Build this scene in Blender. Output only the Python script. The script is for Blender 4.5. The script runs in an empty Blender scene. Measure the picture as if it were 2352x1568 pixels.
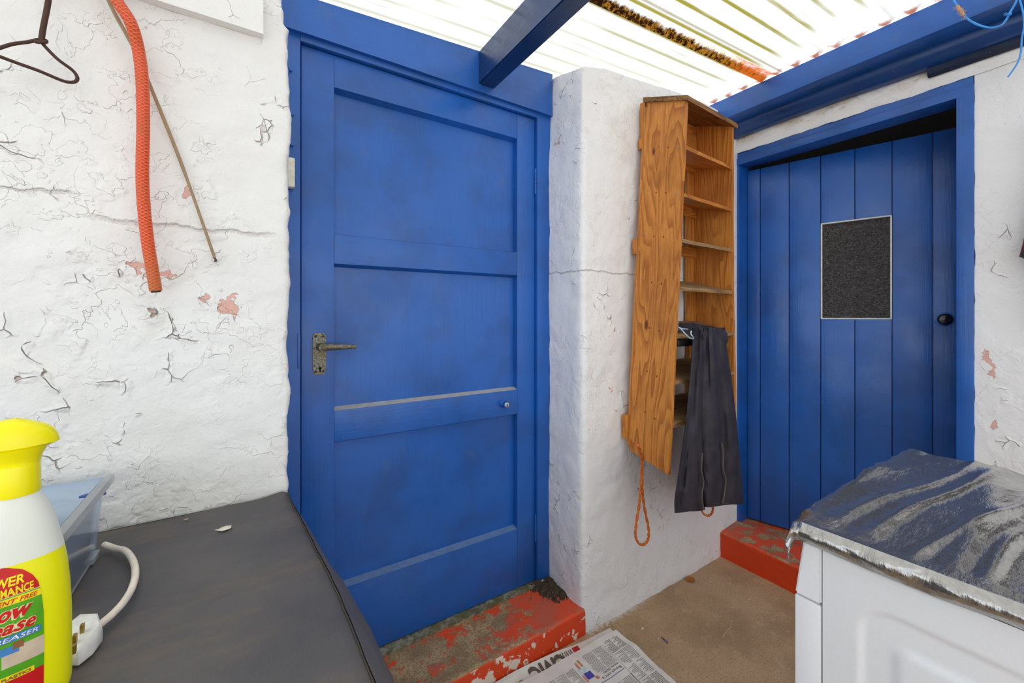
import bpy, bmesh, math, random
from mathutils import Vector, noise
random.seed(7)
S = bpy.context.scene
COL = S.collection
H = 1.25                       # eye height
FPX, CX, HY = 944.0, 1176.0, 725.0
CA, SA = .5432, .8396          # view direction in the ground plane
# ------------------------------------------------------------------ camera
cam = bpy.data.cameras.new('camera'); cam_o = bpy.data.objects.new('camera', cam); COL.objects.link(cam_o)
cam_o.location = (0, 0, H)
cam_o.rotation_euler = (math.pi/2, 0, -math.atan2(CA, SA))
cam.sensor_width = 36; cam.lens = 36*FPX/2352; cam.shift_y = -(784-HY)/2352
cam.clip_start = .02
S.camera = cam_o
# ------------------------------------------------------------------ world, sun, exposure
w = bpy.data.worlds.new('sky'); S.world = w; w.use_nodes = True
nt = w.node_tree; nt.nodes.clear()
wo = nt.nodes.new('ShaderNodeOutputWorld'); bg = nt.nodes.new('ShaderNodeBackground')
tc = nt.nodes.new('ShaderNodeTexCoord'); sp = nt.nodes.new('ShaderNodeSeparateXYZ'); rp = nt.nodes.new('ShaderNodeValToRGB')
nt.links.new(tc.outputs['Generated'], sp.inputs[0]); nt.links.new(sp.outputs['Z'], rp.inputs[0])
rp.color_ramp.elements[0].position = 0; rp.color_ramp.elements[0].color = (.86, .93, 1, 1)
rp.color_ramp.elements[1].position = .7; rp.color_ramp.elements[1].color = (.95, .98, 1, 1)
nt.links.new(rp.outputs[0], bg.inputs[0]); nt.links.new(bg.outputs[0], wo.inputs[0])
bg.inputs[1].default_value = 1.75
sun = bpy.data.lights.new('sun', 'SUN'); sun.energy = 1.2; sun.angle = math.radians(12); sun.color = (1, .97, .92)
sun_o = bpy.data.objects.new('sun', sun); COL.objects.link(sun_o); sun_o.location = (0, 0, 6)
sun_o.rotation_euler = (math.radians(22), math.radians(-18), 0)
S.view_settings.view_transform = 'Standard'; S.view_settings.look = 'None'
S.view_settings.exposure = 0.14; S.view_settings.gamma = 1; S.view_settings.use_curve_mapping = False

# ------------------------------------------------------------------ geometry of the place
def ray(x, y):
    t = (x-CX)/FPX
    return Vector((CA+SA*t, SA-CA*t, (HY-y)/FPX))
def onX(x, y, X): d = ray(x, y); k = X/d.x; return Vector((X, d.y*k, H+d.z*k))
def onY(x, y, Y): d = ray(x, y); k = Y/d.y; return Vector((d.x*k, Y, H+d.z*k))
def onZ(x, y, Z): d = ray(x, y); k = (Z-H)/d.z; return Vector((d.x*k, d.y*k, Z))
def onP(x, y, p, n): d = ray(x, y); n = Vector(n); k = (Vector(p)-Vector((0, 0, H))).dot(n)/d.dot(n); return Vector((0, 0, H))+d*k
def sstep(a, b, v):
    v = max(0, min(1, (v-a)/(b-a))); return v*v*(3-2*v)
def lerp(a, b, t): return a+(b-a)*t
def interp(tab, v):
    if v <= tab[0][0]: return tab[0][1]
    for (a, x), (b, y) in zip(tab, tab[1:]):
        if v <= b: return x+(y-x)*(v-a)/(b-a)
    return tab[-1][1]

# ------------------------------------------------------------------ node helper
class G:
    def __init__(s, name):
        s.m = bpy.data.materials.new(name); s.m.use_nodes = True; s.t = s.m.node_tree; s.t.nodes.clear()
        s.out = s.t.nodes.new('ShaderNodeOutputMaterial')
        s.co = s.t.nodes.new('ShaderNodeTexCoord').outputs['Object']
    def n(s, typ, props=None, **ins):
        nd = s.t.nodes.new('ShaderNode'+typ)
        for k, v in (props or {}).items(): setattr(nd, k, v)
        for k, v in ins.items():
            k = int(k[1:]) if k[0] == '_' and k[1:].isdigit() else k.replace('_', ' ')
            s.put(nd.inputs[k], v)
        return nd
    def put(s, sock, v):
        if isinstance(v, bpy.types.NodeSocket): s.t.links.new(v, sock)
        elif isinstance(v, (tuple, list)) and len(v) == 3 and sock.type == 'RGBA': sock.default_value = (*v, 1)
        else: sock.default_value = v
    def math(s, op, a, b=0.0, c=0.0, clamp=False): return s.n('Math', {'operation': op, 'use_clamp': clamp}, _0=a, _1=b, _2=c).outputs[0]
    def vm(s, op, a, b=(0, 0, 0)): 
        nd = s.n('VectorMath', {'operation': op}, _0=a, _1=b); return nd.outputs['Value'] if op in ('LENGTH', 'DISTANCE') else nd.outputs[0]
    def noise(s, co, scale, detail=4, rough=.55, col=False):
        nd = s.n('TexNoise', Vector=co, Scale=scale, Detail=detail, Roughness=rough); return nd.outputs['Color' if col else 'Fac']
    def vor(s, co, scale, feature='F1', out='Distance'): return s.n('TexVoronoi', {'feature': feature}, Vector=co, Scale=scale).outputs[out]
    def sm(s, v, a, b, lo=0.0, hi=1.0): return s.n('MapRange', {'interpolation_type': 'SMOOTHSTEP'}, _0=v, _1=a, _2=b, _3=lo, _4=hi).outputs[0]
    def mix(s, f, a, b):
        nd = s.t.nodes.new('ShaderNodeMix'); nd.data_type = 'RGBA'
        s.put(nd.inputs[0], f); s.put(nd.inputs[6], a); s.put(nd.inputs[7], b); return nd.outputs[2]
    def scale(s, v): return s.vm('MULTIPLY', s.co, v)
    def warp(s, co, scale, amt): return s.vm('ADD', co, s.vm('MULTIPLY', s.vm('SUBTRACT', s.noise(co, scale, 3, col=True), (.5, .5, .5)), (amt,)*3))
    def sep(s, co=None): return s.n('SeparateXYZ', _0=co or s.co).outputs
    def bump(s, h, dist=.002, strength=1.0): return s.n('Bump', Height=h, Distance=dist, Strength=strength).outputs[0]
    def bsdf(s, color, rough=.5, normal=None, **kw):
        b = s.n('BsdfPrincipled', Roughness=rough); s.put(b.inputs['Base Color'], color)
        if normal is not None: s.put(b.inputs['Normal'], normal)
        for k, v in kw.items(): s.put(b.inputs[k.replace('_', ' ')], v)
        return b.outputs[0]
    def done(s, sh): s.t.links.new(sh, s.out.inputs[0]); return s.m

def srgb(r, g, b):
    f = lambda c: (c/255/12.92) if c <= 10 else ((c/255+.055)/1.055)**2.4
    return (f(r), f(g), f(b))

def plain(name, col, rough=.5, **kw):
    g = G(name); v = g.noise(g.co, 60, 3)
    c = g.mix(g.sm(v, .3, .7), tuple(x*.88 for x in col), tuple(min(1, x*1.08) for x in col))
    return g.done(g.bsdf(c, rough, g.bump(v, .0006, .4), **kw))

def wall_mat(name, base, crk=1.0, patches=(), warmth=.4, flakes=1.0, joints=(), damp=None):
    g = G(name)
    dco = g.warp(g.warp(g.co, 5, .10), 22, .018)
    zone = g.noise(g.co, 2.3, 3)
    # cracked and lifted edges
    e = g.vor(dco, 15, 'DISTANCE_TO_EDGE')
    m1 = g.math('MULTIPLY', g.sm(g.noise(dco, 13, 3), .57, .62), g.sm(zone, .44, .56))
    crack = g.math('MULTIPLY', g.sm(e, .0, .018, 1, 0), m1)
    lift = g.math('MULTIPLY', g.sm(e, .0, .2, 1, 0), m1)
    # layered flakes, small
    n1 = g.noise(dco, 8, 4, .55); n2 = g.noise(g.vm('ADD', dco, (3.1, 7.7, 1.3)), 21, 3, .55)
    mz = g.math('MULTIPLY', g.sm(g.noise(g.vm('ADD', g.co, (9, 2, 4)), 3.2, 3), .38, .56), g.sm(g.noise(g.co, 15, 3), .36, .54))
    st1 = g.math('MULTIPLY', g.sm(n1, .495, .503), mz); st2 = g.math('MULTIPLY', g.sm(n2, .527, .539), mz)
    l1 = g.math('MULTIPLY', g.math('MULTIPLY', g.sm(g.math('ABSOLUTE', g.math('SUBTRACT', n1, .492)), 0, .0028, 1, 0), mz), g.sm(g.noise(g.co, 31, 2), .50, .58))
    l2 = g.math('MULTIPLY', g.math('MULTIPLY', g.sm(g.math('ABSOLUTE', g.math('SUBTRACT', n2, .523)), 0, .0042, 1, 0), mz), g.sm(g.noise(g.co, 37, 2), .50, .6))
    lump = g.noise(g.co, 7, 4); fine = g.noise(g.co, 130, 4, .6); mid = g.noise(g.co, 42, 4, .6)
    h = g.math('ADD', g.math('MULTIPLY', st1, .50*flakes), g.math('MULTIPLY', st2, .34*flakes))
    h = g.math('ADD', h, g.math('MULTIPLY', lift, .7*crk))
    h = g.math('SUBTRACT', h, g.math('MULTIPLY', crack, 1.6*crk))
    h = g.math('ADD', h, g.math('MULTIPLY', lump, 2.2)); h = g.math('ADD', h, g.math('MULTIPLY', mid, .40)); h = g.math('ADD', h, g.math('MULTIPLY', fine, .22))
    c = g.mix(g.math('MULTIPLY', g.sm(g.noise(g.vm('ADD', g.co, (1, 5, 8)), 1.7, 5), .45, .72), warmth), base, (base[0]*.95, base[1]*.90, base[2]*.83))
    c = g.mix(g.math('MULTIPLY', g.sm(g.noise(dco, 3.4, 5, .65), .60, .72), .55*warmth), c, srgb(172, 166, 140))
    c = g.mix(g.math('MULTIPLY', crack, .75*crk), c, srgb(168, 112, 86))
    c = g.mix(g.math('MULTIPLY', g.math('MAXIMUM', l1, l2), .55*flakes), c, srgb(150, 122, 98))  # thin dark edge lines: shadow under lifted flakes put into the colour
    sp = g.math('MULTIPLY', g.sm(g.vor(g.co, 26), .0, .05, 1, 0), g.sm(g.noise(g.co, 9, 2), .58, .62))
    c = g.mix(g.math('MULTIPLY', sp, .7), c, srgb(120, 95, 75))
    X_, Y_, Z_ = g.sep()
    for (z0, x0, x1, wd) in joints:      # mortar joint telegraphing through the paint
        q = g.math('ABSOLUTE', g.math('SUBTRACT', g.math('ADD', Z_, g.math('MULTIPLY', g.math('SUBTRACT', g.noise(g.co, 9, 5, .65), .5), .05)), z0))
        f = g.math('MULTIPLY', g.sm(q, 0, wd, 1, 0), g.math('MULTIPLY', g.sm(X_, x0, x0+.05), g.sm(X_, x1, x1+.05, 1, 0)))
        h = g.math('SUBTRACT', h, g.math('MULTIPLY', f, .8)); c = g.mix(g.math('MULTIPLY', f, .35), c, srgb(168, 150, 132))
    if damp:
        z0, z1 = damp
        f = g.math('MULTIPLY', g.sm(Z_, z0, z1), g.sm(g.noise(g.scale((1, 2, 6)), 5, 5, .7), .36, .56))
        c = g.mix(g.math('MULTIPLY', f, .75), c, srgb(206, 184, 144)); c = g.mix(g.math('MULTIPLY', f, g.sm(g.noise(g.scale((1, 3, 12)), 9, 5, .7), .55, .66)), c, srgb(112, 92, 66))
    for (p, r) in patches:
        dd = g.vm('LENGTH', g.vm('DIVIDE', g.vm('SUBTRACT', g.warp(g.warp(g.co, 22, .11), 80, .03), tuple(p)), tuple(r)))
        f = g.sm(dd, .93, 1.0, 1, 0); c = g.mix(f, c, srgb(226, 178, 164)); h = g.math('SUBTRACT', h, g.math('MULTIPLY', f, .7))
    return g.done(g.bsdf(c, .62, g.bump(h, .0042, 1.0)))

def blue_mat(name, axis='z', k=1.0, rough=.36, wear=1.0):
    g = G(name)
    st = {'z': (70, 70, 3), 'x': (3, 70, 70), 'y': (70, 3, 70)}[axis]
    grain = g.noise(g.scale(st), 1.6, 4, .6); f = g.noise(g.co, 90, 3); br = g.noise(g.co, 11, 4, .6)
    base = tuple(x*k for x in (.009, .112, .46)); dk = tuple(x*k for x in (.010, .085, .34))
    c = g.mix(g.sm(g.noise(g.co, 4, 5, .6), .40, .66), base, dk)
    c = g.mix(g.math('MULTIPLY', g.sm(g.noise(g.warp(g.co, 9, .06), 15, 5, .7), .60, .70), .20*wear), c, srgb(92, 108, 126))
    fl = g.math('MULTIPLY', g.sm(g.vor(g.warp(g.co, 60, .01), 34), .0, .055, 1, 0), g.sm(g.noise(g.co, 5, 3), .52, .58))
    c = g.mix(g.math('MULTIPLY', fl, .8*wear), c, srgb(170, 195, 220))
    h = g.math('ADD', g.math('MULTIPLY', grain, .7), g.math('ADD', g.math('MULTIPLY', f, .25), g.math('MULTIPLY', br, .8)))
    h = g.math('SUBTRACT', h, fl)
    r = g.sm(g.noise(g.co, 6, 4), .35, .7, rough-.05, rough+.12)
    return g.done(g.bsdf(c, r, g.bump(h, .0012, .8), Specular_IOR_Level=.6))

def wood_mat(name, axis='z', a=srgb(214, 140, 62), b=srgb(166, 94, 34), rough=.5, knots=True):
    g = G(name)
    st = {'z': (1.1, 1.1, .10), 'x': (.10, 1.1, 1.1), 'y': (1.1, .10, 1.1)}[axis]
    co = g.vm('ADD', g.scale(st), (3.3, 1.7, .4)); co = g.warp(co, 5, .02)
    gn = g.noise(g.vm('MULTIPLY', co, (9, 9, 9)), 1.0, 2, .4)
    band = g.math('FRACT', g.math('MULTIPLY', gn, 17.0))
    fine = g.noise(g.scale({'z': (320, 320, 8), 'x': (8, 320, 320), 'y': (320, 8, 320)}[axis]), 1, 3)
    c = g.mix(g.math('MULTIPLY', g.sm(band, .25, .98), g.sm(g.noise(g.co, 8, 3), .3, .6, .35, .9)), a, b)
    c = g.mix(g.math('MULTIPLY', g.sm(fine, .35, .7), .35), c, tuple(x*.55 for x in b))
    c = g.mix(g.math('MULTIPLY', g.sm(g.noise(g.co, 5, 4), .45, .75), .5), c, tuple(x*.6 for x in b))
    if knots:
        kk = g.vor(g.scale({'z': (1, 1, .45), 'x': (.45, 1, 1), 'y': (1, .45, 1)}[axis]), 7.5)
        c = g.mix(g.sm(kk, .045, .085, .85, 0), c, srgb(84, 44, 18))
    h = g.math('ADD', g.math('MULTIPLY', band, .5), fine)
    return g.done(g.bsdf(c, rough, g.bump(h, .0008, .7), Specular_IOR_Level=.35))

# ------------------------------------------------------------------ mesh helper (world coordinates)
class MB:
    def __init__(s): s.v = []; s.f = []; s.mi = []; s.cur = 0
    def add(s, vs, fs):
        o = len(s.v); s.v += [Vector(p) for p in vs]; s.f += [[o+i for i in f] for f in fs]; s.mi += [s.cur]*len(fs); return s
    def box(s, a, b, bev=0.0):
        x0, y0, z0 = [min(p, q) for p, q in zip(a, b)]; x1, y1, z1 = [max(p, q) for p, q in zip(a, b)]
        c = ((x0+x1)/2, (y0+y1)/2, (z0+z1)/2)
        return s.obox(c, (1, 0, 0), (0, 1, 0), (0, 0, 1), (x1-x0)/2, (y1-y0)/2, (z1-z0)/2, bev)
    def obox(s, c, ux, uy, uz, hx, hy, hz, bev=0.0):
        c = Vector(c); ux, uy, uz = Vector(ux), Vector(uy), Vector(uz)
        bm = bmesh.new(); bmesh.ops.create_cube(bm, size=2)
        for v in bm.verts: v.co = Vector((v.co.x*hx, v.co.y*hy, v.co.z*hz))
        if bev: bmesh.ops.bevel(bm, geom=bm.edges[:], offset=min(bev, hx*.9, hy*.9, hz*.9), segments=2, affect='EDGES', profile=.6)
        vs = [c+ux*v.co.x+uy*v.co.y+uz*v.co.z for v in bm.verts]; bm.verts.index_update()
        fs = [[v.index for v in f.verts] for f in bm.faces]; bm.free(); return s.add(vs, fs)
    def hexa(s, p, bev=0.0):   # 8 corners: bottom 4 then top 4
        if not bev: return s.add(p, [(3, 2, 1, 0), (4, 5, 6, 7), (0, 1, 5, 4), (1, 2, 6, 5), (2, 3, 7, 6), (3, 0, 4, 7)])
        bm = bmesh.new(); vv = [bm.verts.new(q) for q in p]
        for f in [(3, 2, 1, 0), (4, 5, 6, 7), (0, 1, 5, 4), (1, 2, 6, 5), (2, 3, 7, 6), (3, 0, 4, 7)]: bm.faces.new([vv[i] for i in f])
        bmesh.ops.bevel(bm, geom=bm.edges[:], offset=bev, segments=2, affect='EDGES'); bm.verts.index_update()
        vs = [v.co.copy() for v in bm.verts]; fs = [[v.index for v in f.verts] for f in bm.faces]; bm.free(); return s.add(vs, fs)
    def tube(s, pts, r, n=10, closed=False):
        pts = [Vector(p) for p in pts]; L = len(pts); rr = r if isinstance(r, (list, tuple)) else [r]*L
        vs = []; prev = None
        for i, p in enumerate(pts):
            a = pts[i-1] if (i or closed) else p; b = pts[(i+1) % L] if (i < L-1 or closed) else p
            t = (b-a).normalized()
            if prev is None: prev = t.orthogonal().normalized()
            u = (prev-t*prev.dot(t)).normalized(); prev = u; v = t.cross(u)
            for k in range(n): an = 2*math.pi*k/n; vs.append(p+(u*math.cos(an)+v*math.sin(an))*rr[i])
        fs = []
        for i in range(L if closed else L-1):
            j = (i+1) % L
            for k in range(n): fs.append((i*n+k, i*n+(k+1) % n, j*n+(k+1) % n, j*n+k))
        if not closed: fs += [tuple(range(n))[::-1], tuple((L-1)*n+k for k in range(n))]
        return s.add(vs, fs)
    def lathe(s, prof, c, n=32, ax=(0, 0, 1), ux=None, sx=1.0, sy=1.0):
        ax = Vector(ax).normalized(); ux = Vector(ux).normalized() if ux else ax.orthogonal().normalized(); uy = ax.cross(ux); c = Vector(c)
        vs = []
        for r, z in prof:
            for k in range(n): a = 2*math.pi*k/n; vs.append(c+ax*z+ux*(r*sx*math.cos(a))+uy*(r*sy*math.sin(a)))
        fs = [(i*n+k, i*n+(k+1) % n, (i+1)*n+(k+1) % n, (i+1)*n+k) for i in range(len(prof)-1) for k in range(n)]
        fs += [tuple(range(n))[::-1], tuple((len(prof)-1)*n+k for k in range(n))]
        return s.add(vs, fs)
    def grid(s, fn, nu, nv):
        vs = [fn(i/nu, j/nv) for i in range(nu+1) for j in range(nv+1)]
        fs = [(i*(nv+1)+j, (i+1)*(nv+1)+j, (i+1)*(nv+1)+j+1, i*(nv+1)+j+1) for i in range(nu) for j in range(nv)]
        return s.add(vs, fs)
    def prism(s, poly, off):   # poly of 3D points, extruded by vector off
        n = len(poly); off = Vector(off); a = [Vector(p) for p in poly]
        return s.add(a+[p+off for p in a], [tuple(range(n))[::-1], tuple(range(n, 2*n))]+[(i, (i+1) % n, n+(i+1) % n, n+i) for i in range(n)])

def obj(name, mb, m, parent=None, smooth=True, origin=None, mods=()):
    me = bpy.data.meshes.new(name)
    if parent is not None: o0 = world_of(parent)
    elif origin == 'base':
        xs = [v.x for v in mb.v]; ys = [v.y for v in mb.v]; zs = [v.z for v in mb.v]
        o0 = Vector(((min(xs)+max(xs))/2, (min(ys)+max(ys))/2, min(zs)))
    else: o0 = Vector((0, 0, 0))
    me.from_pydata([v-o0 for v in mb.v], [], mb.f)
    for mm in (m if isinstance(m, (list, tuple)) else [m]): me.materials.append(mm)
    for p, i in zip(me.polygons, mb.mi): p.material_index = i
    bm = bmesh.new(); bm.from_mesh(me); bmesh.ops.recalc_face_normals(bm, faces=bm.faces[:]); bm.to_mesh(me); bm.free()
    if smooth:
        me.shade_smooth()
        me.set_sharp_from_angle(angle=math.radians(38))
    o = bpy.data.objects.new(name, me); COL.objects.link(o)
    if parent is not None: o.parent = parent; o['_w'] = list(o0)
    else: o.location = o0; o['_w'] = list(o0)
    return o
def world_of(o): return Vector(o['_w'])
def thing(name, label, cat, loc, group=None, kind=None):
    o = bpy.data.objects.new(name, None); COL.objects.link(o); o.location = loc; o['_w'] = list(loc); o.empty_display_size = .05
    return tag(o, label, cat, group, kind)
def tag(o, label=None, cat=None, group=None, kind=None):
    if label: o['label'] = label
    if cat: o['category'] = cat
    if group: o['group'] = group
    if kind: o['kind'] = kind
    return o
_fc = {}
def text_geo(txt, bold=.0, shear=0.0):
    k = (txt, bold, shear)
    if k in _fc: return _fc[k]
    cu = bpy.data.curves.new('lettering', 'FONT'); cu.body = txt; cu.size = 1; cu.offset = bold; cu.shear = shear; cu.resolution_u = 3; cu.fill_mode = 'FRONT'
    o = bpy.data.objects.new('lettering', cu); COL.objects.link(o)
    dg = bpy.context.evaluated_depsgraph_get(); dg.update(); me = bpy.data.meshes.new_from_object(o.evaluated_get(dg))
    vs = [(v.co.x, v.co.y) for v in me.vertices]; fs = [tuple(p.vertices) for p in me.polygons]
    bpy.data.objects.remove(o); bpy.data.curves.remove(cu); bpy.data.meshes.remove(me)
    x0 = min(v[0] for v in vs); x1 = max(v[0] for v in vs); y1 = max(v[1] for v in vs); y0 = min(min(v[1] for v in vs), 0)
    vs = [((x-x0)/(x1-x0), y/y1) for x, y in vs]
    _fc[k] = (vs, fs, (x1-x0)/y1); return _fc[k]
def nz(x, y, z=0.0, o=4): return noise.fractal((x, y, z), 1.0, 2.0, o)
# ------------------------------------------------------------------ materials
M_wallL = wall_mat('peeling_white_paint', (.84, .84, .82), 1.0, [((-.036, 1.2, 1.278), (.030, .09, .024)), ((-.17, 1.2, 1.347), (.038, .09, .011)), ((-.115, 1.2, 1.53), (.012, .09, .010))], .55, 1.0, [(1.452, -.30, .03, .007), (1.50, -1.5, -.32, .004)])
M_wallP = wall_mat('pier_white_paint', (.86, .86, .86), .8, [((1.115, 1.37, 1.98), (.02, .02, .02)), ((1.26, 1.2, .95), (.008, .03, .012))], .25, .6, [(1.43, 1.0, 2.3, .004)])
M_wallR = wall_mat('smooth_white_paint', (.86, .86, .86), .6, [((2.24, .306, 1.089), (.05, .010, .05)), ((2.24, .30, .86), (.05, .012, .03))], .25, .35, (), (H+.89, H+.965))
M_blue = blue_mat('blue_gloss_paint'); M_bluex = blue_mat('blue_gloss_paint_across', 'x', 1.0); M_bluey = blue_mat('blue_gloss_paint_along', 'y', .9)
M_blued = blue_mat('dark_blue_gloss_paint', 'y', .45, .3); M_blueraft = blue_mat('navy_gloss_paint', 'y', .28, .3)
M_blue2 = blue_mat('blue_door_paint', 'z', .95, .34, .6)
M_wood = wood_mat('varnished_pine'); M_woodx = wood_mat('varnished_pine_across', 'x'); M_woody = wood_mat('varnished_pine_deep', 'y', srgb(178, 112, 50), srgb(130, 76, 30))
M_woodtop = wood_mat('weathered_pine', 'x', srgb(158, 112, 62), srgb(96, 62, 34), .6)
M_woodgrey = wood_mat('bare_dusty_wood', 'x', srgb(176, 140, 98), srgb(128, 94, 60), .7)
M_rust = plain('rusty_iron', srgb(72, 46, 34), .7); M_dark = plain('dark_void', (.012, .011, .01), .8)
M_black = plain('black_plastic', (.012, .012, .013), .35)

def floor_mat():
    g = G('brown_concrete'); n1 = g.noise(g.co, 3, 5, .6); n2 = g.noise(g.co, 160, 3, .7); n3 = g.noise(g.co, 22, 5, .65)
    c = g.mix(g.sm(n1, .35, .66), srgb(190, 158, 124), srgb(164, 134, 102))
    c = g.mix(g.math('MULTIPLY', g.sm(n3, .5, .72), .5), c, srgb(200, 174, 142))
    c = g.mix(g.sm(n2, .54, .68), c, srgb(128, 102, 74)); c = g.mix(g.math('MULTIPLY', g.sm(g.noise(g.co, 210, 2), .62, .68), .5), c, srgb(190, 170, 140))
    s = g.sm(g.vor(g.warp(g.co, 80, .006), 14), .0, .035, 1, 0); s = g.math('MULTIPLY', s, g.sm(g.noise(g.co, 6, 2), .48, .52))
    c = g.mix(g.math('MULTIPLY', s, .9), c, srgb(222, 218, 208))
    # splashed white paint along the foot of the pier
    x, y, z = g.sep(); d = g.math('ADD', g.math('MULTIPLY', g.math('SUBTRACT', 1.206, y), 1.0), g.math('MULTIPLY', g.math('SUBTRACT', g.noise(g.co, 60, 5, .7), .5), .12))
    near = g.math('MULTIPLY', g.sm(d, .0, .03, 1, 0), g.math('MULTIPLY', g.sm(x, 1.10, 1.14), g.sm(x, 1.35, 1.6, 1, 0)))
    c = g.mix(g.math('MULTIPLY', near, .8), c, srgb(214, 208, 202))
    h = g.math('ADD', g.math('MULTIPLY', n2, .5), g.math('MULTIPLY', n3, 1.2))
    return g.done(g.bsdf(c, .75, g.bump(h, .0025, .9), Specular_IOR_Level=.3))
M_floor = floor_mat()

def step_mat(name, bare_from, bare_to, white=True, off=0.0):
    g = G(name); x, y, z = g.sep(); n = g.noise(g.warp(g.co, 20, .03), 16, 6, .68); n2 = g.noise(g.co, 150, 3, .6)
    red = g.mix(g.sm(g.noise(g.co, 9, 5, .6), .38, .64), srgb(230, 80, 40), srgb(196, 96, 72))
    front = srgb(216, 66, 22)
    isTop = g.sm(g.sep(g.n('NewGeometry').outputs['Normal'])[2], .4, .8)
    red = g.mix(isTop, front, red)
    conc = g.mix(g.math('MULTIPLY', g.sm(n2, .4, .62), .6), g.mix(g.sm(g.noise(g.co, 11, 4), .4, .6), srgb(190, 162, 120), srgb(158, 132, 96)), srgb(112, 90, 64))
    bare = g.math('MULTIPLY', g.sm(x, bare_from, bare_to, 1, 0), isTop)
    f = g.math('MULTIPLY', g.sm(g.math('ADD', n, g.math('MULTIPLY', bare, .15)), .56-off, .66-off), isTop)
    c = g.mix(f, red, conc)
    if white:
        low = g.math('MULTIPLY', g.math('MULTIPLY', g.sm(x, .62, .98, 1, .0), g.sm(isTop, .1, .5, 1, 0)), g.sm(z, .03, .10, 1, .3))
        f2 = g.sm(g.math('ADD', g.noise(g.warp(g.co, 30, .03), 20, 5, .62), g.math('MULTIPLY', low, .16)), .60, .615)
        f2 = g.math('MULTIPLY', f2, g.sm(isTop, .1, .5, 1, 0)); c = g.mix(f2, c, srgb(226, 208, 190))
    sp = g.math('MULTIPLY', g.sm(g.vor(g.warp(g.co, 80, .01), 42), 0, .07, 1, 0), g.sm(g.noise(g.co, 8, 2), .44, .52)); c = g.mix(g.math('MULTIPLY', sp, .8), c, srgb(226, 206, 190))
    h = g.math('SUBTRACT', g.math('MULTIPLY', n2, .5), g.math('MULTIPLY', f, .8))
    return g.done(g.bsdf(c, .5, g.bump(h, .002, .9), Specular_IOR_Level=.4))

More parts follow.
